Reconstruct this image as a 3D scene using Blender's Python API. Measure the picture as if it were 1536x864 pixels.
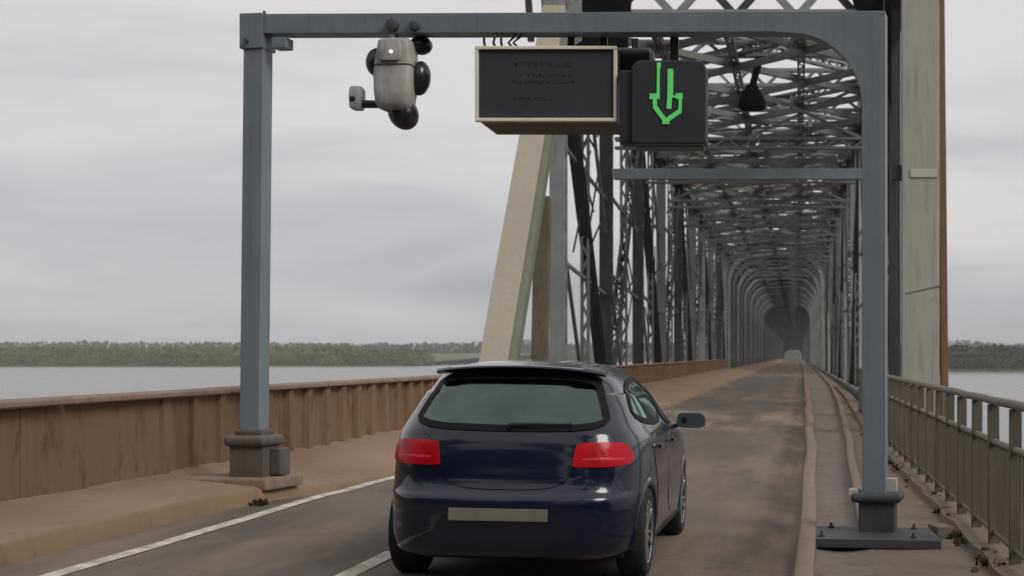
import bpy, bmesh, math, random
from mathutils import Vector, Matrix, noise as mnoise
from mathutils.bvhtree import BVHTree

R = math.radians
rnd = random.Random(7)
scene = bpy.context.scene
for o in list(bpy.data.objects):
    bpy.data.objects.remove(o)

# ------------------------------------------------------------------ camera
EYE = 1.57                       # road surface by its right edge is z = 0
cam_d = bpy.data.cameras.new('camera')
cam = bpy.data.objects.new('camera', cam_d)
scene.collection.objects.link(cam)
cam.location = (0, 0, EYE)
cam.rotation_euler = (R(90), 0, 0)
cam_d.sensor_width = 36
cam_d.lens = 2300 / 1536 * 36
cam_d.shift_x = -422 / 1536
cam_d.shift_y = 101 / 1536
cam_d.clip_start = 0.1
cam_d.clip_end = 20000
cam_d.dof.use_dof = True
cam_d.dof.focus_distance = 13.0
cam_d.dof.aperture_fstop = 3.2
scene.camera = cam
scene.render.resolution_x = 1024
scene.render.resolution_y = 576

# ------------------------------------------------------------------ sky and sun
SUN_EL, SUN_AZ = R(38), R(126)    # azimuth clockwise from +Y (the way the road runs)
world = bpy.data.worlds.new('World')
scene.world = world
world.use_nodes = True
wn, wl = world.node_tree.nodes, world.node_tree.links
wn.clear()
w_out = wn.new('ShaderNodeOutputWorld')
w_bg = wn.new('ShaderNodeBackground')
w_bg.inputs['Strength'].default_value = 0.1
w_sky = wn.new('ShaderNodeTexSky')
w_sky.sky_type = 'NISHITA'
w_sky.sun_disc = False
w_sky.sun_elevation = SUN_EL
w_sky.sun_rotation = SUN_AZ
w_sky.air_density = 1.0
w_sky.dust_density = 3.0
w_tc = wn.new('ShaderNodeTexCoord')
w_sep = wn.new('ShaderNodeSeparateXYZ')
wl.new(w_tc.outputs['Generated'], w_sep.inputs[0])
w_map = wn.new('ShaderNodeMapping')
w_map.inputs['Scale'].default_value = (3.2, 3.2, 17.0)
wl.new(w_tc.outputs['Generated'], w_map.inputs[0])
w_no = wn.new('ShaderNodeTexNoise')
w_no.inputs['Scale'].default_value = 1.0
w_no.inputs['Detail'].default_value = 4.0
w_no.inputs['Roughness'].default_value = 0.5
w_no.inputs['Distortion'].default_value = 0.4
wl.new(w_map.outputs[0], w_no.inputs['Vector'])
# overcast: grey near the horizon, paler higher up, soft cloud lumps
w_el = wn.new('ShaderNodeMapRange')
w_el.inputs['From Min'].default_value = 0.0
w_el.inputs['From Max'].default_value = 0.26
w_el.inputs['To Min'].default_value = -0.46
w_el.inputs['To Max'].default_value = 0.22
wl.new(w_sep.outputs['Z'], w_el.inputs['Value'])
w_add = wn.new('ShaderNodeMath'); w_add.operation = 'MULTIPLY_ADD'
wl.new(w_no.outputs['Fac'], w_add.inputs[0])
w_add.inputs[1].default_value = 1.9
wl.new(w_el.outputs[0], w_add.inputs[2])
w_rp = wn.new('ShaderNodeValToRGB')
cr = w_rp.color_ramp
cr.elements[0].position = 0.25; cr.elements[0].color = (0.405, 0.418, 0.455, 1)
cr.elements[1].position = 1.0; cr.elements[1].color = (0.76, 0.73, 0.725, 1)
e = cr.elements.new(0.55); e.color = (0.555, 0.563, 0.60, 1)
wl.new(w_add.outputs[0], w_rp.inputs['Fac'])
w_scale = wn.new('ShaderNodeVectorMath'); w_scale.operation = 'SCALE'
w_scale.inputs['Scale'].default_value = 10.0
wl.new(w_rp.outputs['Color'], w_scale.inputs[0])
w_mix = wn.new('ShaderNodeMix'); w_mix.data_type = 'RGBA'
w_mix.inputs['Factor'].default_value = 0.94
wl.new(w_sky.outputs[0], w_mix.inputs['A'])
wl.new(w_scale.outputs[0], w_mix.inputs['B'])
wl.new(w_mix.outputs['Result'], w_bg.inputs['Color'])
wl.new(w_bg.outputs[0], w_out.inputs['Surface'])

sun_d = bpy.data.lights.new('sun', 'SUN')
sun_d.energy = 1.8
sun_d.angle = R(25)
sun_d.color = (1.0, 0.95, 0.88)
sun = bpy.data.objects.new('sun', sun_d)
scene.collection.objects.link(sun)
sdir = Vector((math.sin(SUN_AZ) * math.cos(SUN_EL), math.cos(SUN_AZ) * math.cos(SUN_EL), math.sin(SUN_EL)))
sun.rotation_euler = sdir.to_track_quat('Z', 'Y').to_euler()
sun.location = (20, 0, 40)

vs = scene.view_settings
vs.view_transform = 'Standard'; vs.look = 'None'
vs.exposure = 0.0; vs.gamma = 1.0
vs.use_curve_mapping = False
scene.cycles.max_bounces = 6
scene.cycles.diffuse_bounces = 3
scene.cycles.glossy_bounces = 3
scene.cycles.transmission_bounces = 4
scene.cycles.transparent_max_bounces = 10
scene.cycles.volume_bounces = 0
scene.cycles.use_denoising = True

# ------------------------------------------------------------------ materials
def new_mat(name):
    m = bpy.data.materials.new(name)
    m.use_nodes = True
    n, l = m.node_tree.nodes, m.node_tree.links
    return m, n, l, n['Principled BSDF']

def coords(n, l, scale=(1, 1, 1), world_space=False):
    mp = n.new('ShaderNodeMapping')
    mp.inputs['Scale'].default_value = scale
    if world_space:
        g = n.new('ShaderNodeNewGeometry')
        l.new(g.outputs['Position'], mp.inputs['Vector'])
    else:
        tc = n.new('ShaderNodeTexCoord')
        oi = n.new('ShaderNodeObjectInfo')
        ad = n.new('ShaderNodeVectorMath'); ad.operation = 'ADD'
        l.new(tc.outputs['Object'], ad.inputs[0])
        l.new(oi.outputs['Location'], ad.inputs[1])
        l.new(ad.outputs[0], mp.inputs['Vector'])
    return mp.outputs[0]

def tex_noise(n, l, vec, scale, detail=5, rough=0.6):
    t = n.new('ShaderNodeTexNoise')
    t.inputs['Scale'].default_value = scale
    t.inputs['Detail'].default_value = detail
    t.inputs['Roughness'].default_value = rough
    l.new(vec, t.inputs['Vector'])
    return t.outputs['Fac']

def remap(n, l, val, a, b, c=0.0, d=1.0):
    m = n.new('ShaderNodeMapRange')
    m.inputs['From Min'].default_value = a; m.inputs['From Max'].default_value = b
    m.inputs['To Min'].default_value = c; m.inputs['To Max'].default_value = d
    l.new(val, m.inputs['Value'])
    return m.outputs[0]

def mixc(n, l, fac, a, b):
    m = n.new('ShaderNodeMix'); m.data_type = 'RGBA'
    if isinstance(fac, float): m.inputs['Factor'].default_value = fac
    else: l.new(fac, m.inputs['Factor'])
    for s, v in (('A', a), ('B', b)):
        if isinstance(v, tuple): m.inputs[s].default_value = v + (1,)
        else: l.new(v, m.inputs[s])
    return m.outputs['Result']

def math_n(n, l, op, a, b):
    m = n.new('ShaderNodeMath'); m.operation = op
    for i, v in ((0, a), (1, b)):
        if isinstance(v, (int, float)): m.inputs[i].default_value = v
        else: l.new(v, m.inputs[i])
    return m.outputs[0]

def bump(n, l, p, h, strength, dist):
    b = n.new('ShaderNodeBump')
    b.inputs['Strength'].default_value = strength
    b.inputs['Distance'].default_value = dist
    l.new(h, b.inputs['Height'])
    l.new(b.outputs[0], p.inputs['Normal'])

def worn(name, c1, c2, rough=0.6, scale=2.0, metallic=0.0, stain=None, stain_amt=0.55, streak=True,
         bump_s=0.15, bump_d=0.01, world_space=False, spec=0.4, streak_amt=0.65):
    """paint, concrete or steel: two tones in patches, streaks down the face, stains of a third colour"""
    m, n, l, p = new_mat(name)
    v = coords(n, l, (1, 1, 1), world_space)
    f1 = tex_noise(n, l, v, scale, 6, 0.65)
    col = mixc(n, l, remap(n, l, f1, 0.3, 0.7), c1, c2)
    if streak:
        v2 = coords(n, l, (9, 9, 0.7), world_space)
        f2 = tex_noise(n, l, v2, 1.3, 4, 0.6)
        dk = tuple(x * streak_amt for x in c1)
        col = mixc(n, l, remap(n, l, f2, 0.5, 0.78, 0, 0.75), col, dk)
    if stain:
        v3 = coords(n, l, (2.2, 2.2, 0.9), world_space)
        f3 = tex_noise(n, l, v3, 1.9, 8, 0.7)
        col = mixc(n, l, remap(n, l, f3, stain_amt, stain_amt + 0.14), col, stain)
    l.new(col, p.inputs['Base Color'])
    f4 = tex_noise(n, l, v, scale * 14, 4, 0.6)
    l.new(remap(n, l, f1, 0.2, 0.8, max(0.05, rough - 0.12), min(1, rough + 0.12)), p.inputs['Roughness'])
    p.inputs['Metallic'].default_value = metallic
    p.inputs['Specular IOR Level'].default_value = spec
    bump(n, l, p, f4, bump_s, bump_d)
    return m

def plain(name, c, rough=0.5, metallic=0.0, spec=0.5, coat=0.0):
    m, n, l, p = new_mat(name)
    v = coords(n, l)
    f = tex_noise(n, l, v, 6.0, 5, 0.6)
    l.new(mixc(n, l, remap(n, l, f, 0.3, 0.7), tuple(x * 0.88 for x in c), tuple(min(1, x * 1.12) for x in c)), p.inputs['Base Color'])
    l.new(remap(n, l, f, 0.3, 0.7, max(0.02, rough - 0.05), min(1, rough + 0.05)), p.inputs['Roughness'])
    p.inputs['Metallic'].default_value = metallic
    p.inputs['Specular IOR Level'].default_value = spec
    p.inputs['Coat Weight'].default_value = coat
    return m

M = {}
M['gantry'] = worn('gantry_paint', (0.15, 0.185, 0.213), (0.178, 0.213, 0.24), 0.5, 1.4, stain=(0.15, 0.12, 0.085), stain_amt=0.64, streak_amt=0.75)
M['plinth'] = worn('plinth_paint', (0.085, 0.075, 0.07), (0.12, 0.105, 0.095), 0.7, 3, stain=(0.17, 0.13, 0.10), stain_amt=0.6)
M['plinth_dark'] = worn('plinth_dark', (0.05, 0.055, 0.06), (0.07, 0.075, 0.08), 0.6, 3, stain=(0.14, 0.11, 0.09), stain_amt=0.66)
M['concrete'] = worn('concrete', (0.27, 0.22, 0.18), (0.34, 0.29, 0.24), 0.85, 2, stain=(0.20, 0.14, 0.10), stain_amt=0.55, bump_s=0.3)
M['slab'] = worn('slab_concrete', (0.20, 0.145, 0.105), (0.26, 0.195, 0.145), 0.9, 2, stain=(0.15, 0.10, 0.07), stain_amt=0.55, bump_s=0.3)
M['pale_concrete'] = worn('pale_concrete', (0.42, 0.40, 0.36), (0.52, 0.49, 0.44), 0.85, 4, bump_s=0.3)
M['steel_grey'] = worn('steel_grey', (0.19, 0.205, 0.205), (0.25, 0.26, 0.25), 0.6, 1.2, stain=(0.11, 0.08, 0.055), stain_amt=0.62)
M['steel_mid'] = worn('steel_mid', (0.12, 0.126, 0.122), (0.17, 0.176, 0.168), 0.65, 1.2, stain=(0.09, 0.06, 0.04), stain_amt=0.62)
M['steel_dark'] = worn('steel_dark', (0.024, 0.026, 0.028), (0.042, 0.045, 0.046), 0.65, 1.2, stain=(0.06, 0.04, 0.03), stain_amt=0.66)  # darker copy of the truss paint, shade of the inner members put in
M['steel_pale'] = worn('steel_pale', (0.30, 0.305, 0.285), (0.38, 0.38, 0.35), 0.7, 1.0, stain=(0.16, 0.13, 0.10), stain_amt=0.6)
M['cream'] = worn('cream_paint', (0.315, 0.287, 0.225), (0.345, 0.315, 0.25), 0.7, 0.35, stain=(0.28, 0.25, 0.19), stain_amt=0.70, streak_amt=0.85, bump_d=0.004)
M['cream_grey'] = worn('cream_grey_paint', (0.325, 0.312, 0.272), (0.37, 0.357, 0.312), 0.7, 0.5, stain=(0.24, 0.225, 0.18), stain_amt=0.6, bump_d=0.004)
M['green_steel'] = worn('green_steel', (0.13, 0.14, 0.10), (0.17, 0.18, 0.13), 0.7, 0.8, stain=(0.2, 0.17, 0.11), stain_amt=0.62)
M['rust'] = worn('rust', (0.15, 0.085, 0.05), (0.22, 0.12, 0.062), 0.9, 1.5, stain=(0.12, 0.06, 0.035), stain_amt=0.55)
M['rust_brown'] = worn('rust_brown', (0.10, 0.08, 0.055), (0.15, 0.125, 0.09), 0.85, 1.5, stain=(0.08, 0.055, 0.04), stain_amt=0.55)
M['wall'] = worn('wall_rust_brown', (0.165, 0.096, 0.052), (0.212, 0.13, 0.074), 0.85, 0.6, streak_amt=0.85, stain=(0.095, 0.058, 0.034), stain_amt=0.53, world_space=True, bump_s=0.3)
M['coping'] = worn('coping', (0.20, 0.145, 0.115), (0.27, 0.20, 0.16), 0.85, 0.8, stain=(0.13, 0.09, 0.07), stain_amt=0.55, world_space=True)
M['rail'] = worn('rail_paint', (0.098, 0.086, 0.068), (0.142, 0.125, 0.098), 0.6, 2.0, stain=(0.20, 0.13, 0.085), stain_amt=0.60)
M['rail_top'] = worn('rail_top', (0.17, 0.15, 0.125), (0.23, 0.20, 0.165), 0.6, 2.0, stain=(0.20, 0.13, 0.085), stain_amt=0.60)
M['paving'] = worn('dusty_paving', (0.215, 0.142, 0.096), (0.285, 0.197, 0.138), 0.9, 0.7, stain=(0.20, 0.13, 0.09), stain_amt=0.56, streak=False, world_space=True, bump_s=0.4, bump_d=0.02)
M['kerb'] = worn('kerb_face', (0.19, 0.125, 0.072), (0.25, 0.17, 0.10), 0.9, 1.2, stain=(0.16, 0.10, 0.06), stain_amt=0.55, streak=False, world_space=True, bump_s=0.4)
M['pink_kerb'] = worn('pink_kerb', (0.178, 0.135, 0.108), (0.23, 0.178, 0.145), 0.9, 1.2, stain=(0.19, 0.13, 0.1), stain_amt=0.56, streak=False, world_space=True, bump_s=0.4)
M['walk'] = worn('walkway_concrete', (0.14, 0.105, 0.083), (0.19, 0.145, 0.115), 0.9, 0.8, stain=(0.12, 0.085, 0.065), stain_amt=0.53, streak=False, world_space=True, bump_s=0.4)
M['trough'] = worn('trough_concrete', (0.15, 0.125, 0.108), (0.20, 0.17, 0.148), 0.9, 0.9, stain=(0.11, 0.085, 0.07), stain_amt=0.53, streak=False, world_space=True, bump_s=0.4)
M['black'] = plain('black_plastic', (0.012, 0.013, 0.015), 0.45)
M['soot'] = plain('soot_black', (0.006, 0.006, 0.007), 0.9, spec=0.1)
M['dome'] = plain('dark_dome', (0.018, 0.02, 0.022), 0.28)
M['housing'] = worn('camera_housing', (0.31, 0.31, 0.295), (0.42, 0.42, 0.40), 0.5, 5, stain=(0.17, 0.165, 0.15), stain_amt=0.55)
M['sign_face'] = plain('sign_face', (0.026, 0.029, 0.036), 0.6)
M['sign_text'] = plain('sign_text', (0.015, 0.017, 0.021), 0.6)
M['sign_frame'] = worn('sign_frame', (0.74, 0.68, 0.55), (0.80, 0.745, 0.62), 0.5, 3, streak_amt=0.85)
M['sign_box'] = worn('sign_box', (0.045, 0.037, 0.022), (0.065, 0.052, 0.03), 0.6, 3)
M['signal_box'] = plain('signal_box', (0.017, 0.020, 0.028), 0.6)
m, n, l, p = new_mat('green_led')
p.inputs['Base Color'].default_value = (0.05, 0.3, 0.07, 1)
p.inputs['Emission Color'].default_value = (0.075, 0.40, 0.09, 1)
p.inputs['Emission Strength'].default_value = 0.72
M['led'] = m
m, n, l, p = new_mat('lamp_spark')
p.inputs['Base Color'].default_value = (0.9, 0.9, 0.9, 1)
p.inputs['Emission Color'].default_value = (1, 1, 1, 1)
p.inputs['Emission Strength'].default_value = 1.0
M['spark'] = m
# car
m, n, l, p = new_mat('navy_paint')
v = coords(n, l)
f = tex_noise(n, l, v, 3.0, 6, 0.6)
dust = remap(n, l, f, 0.45, 0.8, 0, 0.03)
l.new(mixc(n, l, dust, (0.002, 0.006, 0.023), (0.09, 0.08, 0.07)), p.inputs['Base Color'])
l.new(remap(n, l, f, 0.3, 0.8, 0.30, 0.40), p.inputs['Roughness'])
p.inputs['Metallic'].default_value = 0.1
p.inputs['Specular IOR Level'].default_value = 0.2
p.inputs['Coat Weight'].default_value = 1.0
p.inputs['Coat Roughness'].default_value = 0.10
M['paint'] = m
m, n, l, p = new_mat('tinted_glass')
n.remove(p)
out = n['Material Output']
tr = n.new('ShaderNodeBsdfTransparent'); tr.inputs['Color'].default_value = (0.28, 0.40, 0.38, 1)
gl = n.new('ShaderNodeBsdfGlossy'); gl.inputs['Roughness'].default_value = 0.04
gl.inputs['Color'].default_value = (0.72, 0.95, 0.90, 1)
fr = n.new('ShaderNodeFresnel'); fr.inputs['IOR'].default_value = 2.0
v = coords(n, l)
fx = tex_noise(n, l, v, 2.5, 4, 0.6)
mx = n.new('ShaderNodeMixShader')
l.new(math_n(n, l, 'ADD', fr.outputs[0], remap(n, l, fx, 0.35, 0.75, 0.0, 0.05)), mx.inputs[0])
l.new(tr.outputs[0], mx.inputs[1]); l.new(gl.outputs[0], mx.inputs[2])
l.new(mx.outputs[0], out.inputs['Surface'])
M['glass'] = m
M['tail'] = None
m, n, l, p = new_mat('red_lens')
v = coords(n, l, (1, 1, 1))
f = tex_noise(n, l, v, 9.0, 2, 0.5)
l.new(mixc(n, l, remap(n, l, f, 0.35, 0.65), (0.36, 0.003, 0.010), (0.50, 0.005, 0.018)), p.inputs['Base Color'])
p.inputs['Roughness'].default_value = 0.25
p.inputs['Specular IOR Level'].default_value = 0.25
M['tail'] = m
M['tail_dark'] = plain('dark_red_lens', (0.22, 0.003, 0.008), 0.25, spec=0.25)
M['tail_highlight'] = plain('red_lens_highlight', (0.58, 0.035, 0.045), 0.3, spec=0.3)  # gloss streak of the tail lights put into the colour
M['rubber'] = plain('tyre_rubber', (0.014, 0.013, 0.013), 0.85)
M['alloy'] = plain('alloy', (0.52, 0.52, 0.53), 0.32, 0.85)
M['interior'] = plain('interior_cloth', (0.02, 0.022, 0.024), 0.9)
M['frit'] = plain('frit_black', (0.006, 0.006, 0.008), 0.6, spec=0.15)
M['plate'] = worn('number_plate', (0.145, 0.142, 0.125), (0.18, 0.175, 0.155), 0.6, 9, streak=False, bump_s=0.02)
M['clear_lens'] = plain('clear_lens', (0.5, 0.5, 0.5), 0.1, coat=0.8)
M['mirror_glass'] = plain('mirror_glass', (0.055, 0.07, 0.075), 0.10, 0.0, spec=0.9)  # trees mirrored in the glass are put into its base colour

# road: asphalt with dust blown in from the edges and worn pale wheel lines (uv: u across, v along in metres)
m, n, l, p = new_mat('asphalt')
uv = n.new('ShaderNodeUVMap')
sp = n.new('ShaderNodeSeparateXYZ'); l.new(uv.outputs[0], sp.inputs[0])
vw = coords(n, l, (1, 1, 1), True)
vl = coords(n, l, (1.0, 0.16, 1), True)
f1 = tex_noise(n, l, vl, 1.1, 7, 0.62)
f2 = tex_noise(n, l, vw, 60.0, 3, 0.7)
f3 = tex_noise(n, l, vw, 0.55, 6, 0.6)
col = mixc(n, l, remap(n, l, f1, 0.3, 0.72), (0.092, 0.079, 0.070), (0.150, 0.129, 0.113))
col = mixc(n, l, remap(n, l, f3, 0.5, 0.75, 0, 0.25), col, (0.07, 0.062, 0.058))
edge = math_n(n, l, 'MAXIMUM', remap(n, l, sp.outputs[0], 0.74, 0.97), remap(n, l, sp.outputs[0], 0.10, 0.0))
edge = math_n(n, l, 'MULTIPLY', edge, remap(n, l, f1, 0.34, 0.62))
col = mixc(n, l, edge, col, (0.21, 0.155, 0.12))
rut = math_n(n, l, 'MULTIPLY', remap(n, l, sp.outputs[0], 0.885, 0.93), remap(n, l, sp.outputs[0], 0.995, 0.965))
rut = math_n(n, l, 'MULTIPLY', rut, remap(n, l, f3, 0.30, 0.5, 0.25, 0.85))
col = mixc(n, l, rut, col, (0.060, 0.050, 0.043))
# sandy patches drifted over the road at two places
def patch(v0, v1):
    a = remap(n, l, sp.outputs[1], v0 - 2.5, v0); b = remap(n, l, sp.outputs[1], v1 + 2.5, v1)
    return math_n(n, l, 'MULTIPLY', math_n(n, l, 'MULTIPLY', a, b), remap(n, l, f1, 0.42, 0.62))
for v0, v1, k in ((33, 41, 0.7), (9.8, 12.6, 0.4), (17, 22, 0.25), (54, 62, 0.4), (110, 420, 0.7)):
    col = mixc(n, l, math_n(n, l, 'MULTIPLY', patch(v0, v1), k), col, (0.285, 0.215, 0.16))
col = mixc(n, l, remap(n, l, f2, 0.55, 0.75, 0, 0.3), col, (0.20, 0.18, 0.165))
# cracks
vo = n.new('ShaderNodeTexVoronoi'); vo.feature = 'DISTANCE_TO_EDGE'
vo.inputs['Scale'].default_value = 0.35
wv = n.new('ShaderNodeVectorMath'); wv.operation = 'ADD'
nn = n.new('ShaderNodeTexNoise'); nn.inputs['Scale'].default_value = 2.0; l.new(vw, nn.inputs['Vector'])
l.new(vw, wv.inputs[0]); l.new(nn.outputs['Color'], wv.inputs[1]); l.new(wv.outputs[0], vo.inputs['Vector'])
col = mixc(n, l, remap(n, l, vo.outputs['Distance'], 0.0, 0.010, 0.35, 0.0), col, (0.035, 0.03, 0.028))
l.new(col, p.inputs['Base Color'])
p.inputs['Roughness'].default_value = 0.82
p.inputs['Specular IOR Level'].default_value = 0.25
bump(n, l, p, f2, 0.35, 0.01)
M['asphalt'] = m
m, n, l, p = new_mat('road_paint')
vw = coords(n, l, (1, 1, 1), True)
f1 = tex_noise(n, l, vw, 5.0, 8, 0.7)
l.new(mixc(n, l, remap(n, l, f1, 0.40, 0.62), (0.60, 0.57, 0.52), (0.30, 0.26, 0.22)), p.inputs['Base Color'])
p.inputs['Roughness'].default_value = 0.8
M['road_paint'] = m
m, n, l, p = new_mat('river_water')
vw = coords(n, l, (0.06, 0.35, 1), True)
f1 = tex_noise(n, l, vw, 1.0, 5, 0.6)
vb = coords(n, l, (0.004, 0.02, 1), True)
f2 = tex_noise(n, l, vb, 1.0, 4, 0.6)
l.new(mixc(n, l, remap(n, l, f2, 0.35, 0.65), (0.145, 0.153, 0.155), (0.20, 0.205, 0.20)), p.inputs['Base Color'])
l.new(remap(n, l, f2, 0.3, 0.7, 0.22, 0.34), p.inputs['Roughness'])
bump(n, l, p, f1, 0.35, 0.3)
M['water'] = m
def foliage(name, a, b):
    m, n, l, p = new_mat(name)
    g = n.new('ShaderNodeNewGeometry')
    vw = coords(n, l, (1, 1, 1), True)
    f = tex_noise(n, l, vw, 0.022, 5, 0.65)
    c = mixc(n, l, remap(n, l, f, 0.36, 0.64), a, b)
    c = mixc(n, l, math_n(n, l, 'MULTIPLY', g.outputs['Random Per Island'], 0.22), c, tuple(x * 0.55 for x in a))
    l.new(c, p.inputs['Base Color'])
    p.inputs['Roughness'].default_value = 0.9
    p.inputs['Specular IOR Level'].default_value = 0.1
    return m
M['reeds'] = foliage('bank_foliage', (0.088, 0.125, 0.040), (0.145, 0.165, 0.068))
M['wood'] = foliage('wood_foliage', (0.040, 0.062, 0.032), (0.075, 0.090, 0.045))
M['soil'] = worn('bank_soil', (0.085, 0.09, 0.05), (0.12, 0.115, 0.07), 0.95, 0.02, streak=False, world_space=True)
M['weeds'] = foliage('dry_weeds', (0.045, 0.040, 0.025), (0.07, 0.06, 0.036))
M['stone'] = worn('grubby_stone', (0.055, 0.045, 0.036), (0.13, 0.105, 0.085), 0.95, 6, streak=False, world_space=True)

# ------------------------------------------------------------------ mesh helpers
COL = scene.collection

class MB:
    def __init__(s):
        s.v, s.f, s.uv = [], [], None
    def add(s, vs_, fs):
        b = len(s.v)
        s.v += [tuple(x) for x in vs_]
        s.f += [tuple(i + b for i in f) for f in fs]
        return s
    def box(s, c, d, rot=None):
        x, y, z = d[0] / 2, d[1] / 2, d[2] / 2
        pts = [Vector(p) for p in ((-x, -y, -z), (x, -y, -z), (x, y, -z), (-x, y, -z), (-x, -y, z), (x, -y, z), (x, y, z), (-x, y, z))]
        if rot: pts = [rot @ p for p in pts]
        c = Vector(c)
        return s.add([p + c for p in pts], [(3, 2, 1, 0), (4, 5, 6, 7), (0, 1, 5, 4), (1, 2, 6, 5), (2, 3, 7, 6), (3, 0, 4, 7)])
    def bar(s, p, q, w, h, ref=(1, 0, 0), caps=True):
        """rectangular bar p->q: w along ref, h along the third axis"""
        p, q = Vector(p), Vector(q)
        d = (q - p).normalized()
        a = Vector(ref); a = a - d * a.dot(d)
        if a.length < 1e-4:
            a = Vector((0, 1, 0)) - d * d.y
        a.normalize(); b = d.cross(a)
        o = [(-w / 2, -h / 2), (w / 2, -h / 2), (w / 2, h / 2), (-w / 2, h / 2)]
        pts = [p + a * x + b * y for x, y in o] + [q + a * x + b * y for x, y in o]
        fs = [(0, 1, 5, 4), (1, 2, 6, 5), (2, 3, 7, 6), (3, 0, 4, 7)]
        if caps: fs += [(3, 2, 1, 0), (4, 5, 6, 7)]
        return s.add(pts, fs)
    def tube(s, pts, r, n_=10, caps=True):
        pts = [Vector(p) for p in pts]
        rs = r if isinstance(r, (list, tuple)) else [r] * len(pts)
        b = len(s.v); prev = None
        for i, p in enumerate(pts):
            d = (pts[min(i + 1, len(pts) - 1)] - pts[max(i - 1, 0)]).normalized()
            a = prev if prev is not None else (Vector((0, 0, 1)) if abs(d.z) < 0.9 else Vector((1, 0, 0)))
            a = (a - d * a.dot(d)).normalized(); prev = a
            c = d.cross(a)
            for k in range(n_):
                t = 2 * math.pi * k / n_
                s.v.append(tuple(p + (a * math.cos(t) + c * math.sin(t)) * rs[i]))
        for i in range(len(pts) - 1):
            for k in range(n_):
                s.f.append((b + i * n_ + k, b + i * n_ + (k + 1) % n_, b + (i + 1) * n_ + (k + 1) % n_, b + (i + 1) * n_ + k))
        if caps:
            s.f.append(tuple(b + k for k in reversed(range(n_))))
            s.f.append(tuple(b + (len(pts) - 1) * n_ + k for k in range(n_)))
        return s
    def prism(s, poly, y0, y1):
        """polygon in (x,z) extruded along y"""
        k = len(poly); b = len(s.v)
        s.v += [(x, y0, z) for x, z in poly] + [(x, y1, z) for x, z in poly]
        s.f.append(tuple(b + i for i in range(k)))
        s.f.append(tuple(b + k + i for i in reversed(range(k))))
        for i in range(k):
            j = (i + 1) % k
            s.f.append((b + j, b + i, b + k + i, b + k + j))
        return s
    def lathe(s, prof, n_=32, axis='x', c=(0, 0, 0)):
        """profile of (offset along axis, radius) pairs, turned"""
        b = len(s.v); m_ = len(prof)
        for i in range(n_):
            t = 2 * math.pi * i / n_
            for a, r in prof:
                u, w = r * math.cos(t), r * math.sin(t)
                p = (a, u, w) if axis == 'x' else ((u, a, w) if axis == 'y' else (u, w, a))
                s.v.append((p[0] + c[0], p[1] + c[1], p[2] + c[2]))
        for i in range(n_):
            j = (i + 1) % n_
            for k in range(m_ - 1):
                s.f.append((b + i * m_ + k, b + i * m_ + k + 1, b + j * m_ + k + 1, b + j * m_ + k))
        return s
    def mesh(s, name, mat=None, smooth=False, bevel=0.0, seg=2, clean=True):
        me = bpy.data.meshes.new(name)
        me.from_pydata(s.v, [], s.f)
        if clean or bevel:
            bm = bmesh.new(); bm.from_mesh(me)
            bmesh.ops.recalc_face_normals(bm, faces=bm.faces)
            if bevel:
                es = [e_ for e_ in bm.edges if len(e_.link_faces) == 2 and e_.calc_face_angle(0) > R(30)]
                bmesh.ops.bevel(bm, geom=es, offset=bevel, segments=seg, profile=0.5, affect='EDGES', clamp_overlap=True)
            bm.to_mesh(me); bm.free()
        if smooth or bevel:
            for pl in me.polygons: pl.use_smooth = True
            if bevel or smooth == 'auto':
                me.set_sharp_from_angle(angle=R(40))
        if mat: me.materials.append(mat)
        return me
    def build(s, name, mat, parent=None, smooth=False, bevel=0.0, seg=2, loc=(0, 0, 0), kind=None, clean=True):
        o = bpy.data.objects.new(name, s.mesh(name, mat, smooth, bevel, seg, clean))
        COL.objects.link(o)
        o.location = loc
        if parent: o.parent = parent
        if kind: o['kind'] = kind
        if bevel:
            wm = o.modifiers.new('weighted', 'WEIGHTED_NORMAL'); wm.keep_sharp = True
        return o

def empty(name, loc=(0, 0, 0), rot=(0, 0, 0), parent=None):
    o = bpy.data.objects.new(name, None)
    o.empty_display_size = 0.2
    COL.objects.link(o)
    o.location = loc; o.rotation_euler = rot
    if parent: o.parent = parent
    return o

def tag(o, label, cat=None, group=None, kind=None):
    o['label'] = label
    if cat: o['category'] = cat
    if group: o['group'] = group
    if kind: o['kind'] = kind
    return o

def dup(src, parent=None, off=(0, 0, 0)):
    c = src.copy()
    COL.objects.link(c)
    if parent: c.parent = parent
    c.location = src.location + Vector(off)
    for ch in src.children:
        d = ch.copy(); COL.objects.link(d); d.parent = c
    return c

def lerp_table(tab, x):
    if x <= tab[0][0]: return tab[0][1]
    for (a, fa), (b, fb) in zip(tab, tab[1:]):
        if x <= b:
            t = (x - a) / (b - a)
            return fa + (fb - fa) * t
    return tab[-1][1]

# ------------------------------------------------------------------ ground of the bridge: road, pavement, kerbs, walkway
ROAD_Z = [(-7, 0.36), (-5.05, 0.25), (-4.6, 0.205), (-4, 0.145), (-3, 0.06), (-2.7, 0.045), (-1, 0.008), (0, 0.0), (3, 0.0)]
def road_z(x): return lerp_table(ROAD_Z, x)
LEFT = [(-30, -5.05), (11, -5.03), (14.3, -4.86), (15.2, -4.68), (17.7, -4.62), (21, -4.62), (26, -4.3), (31.5, -3.95), (43, -3.55), (83, -3.5), (150, -3.3), (480, -2.4)]
RIGHT = [(-30, -0.05), (10.8, 0.02), (14, 0.06), (21, 0.18), (31, 0.27), (53, 0.42), (83, 0.6), (150, 1.0), (300, 1.5), (480, 1.9)]
STRIP2 = [(-30, 0.55), (12, 0.58), (17.7, 0.68), (31.5, 1.05), (53, 1.5), (83, 1.95), (150, 2.3), (480, 3.3)]
def xl(y): return lerp_table(LEFT, y)
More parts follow.
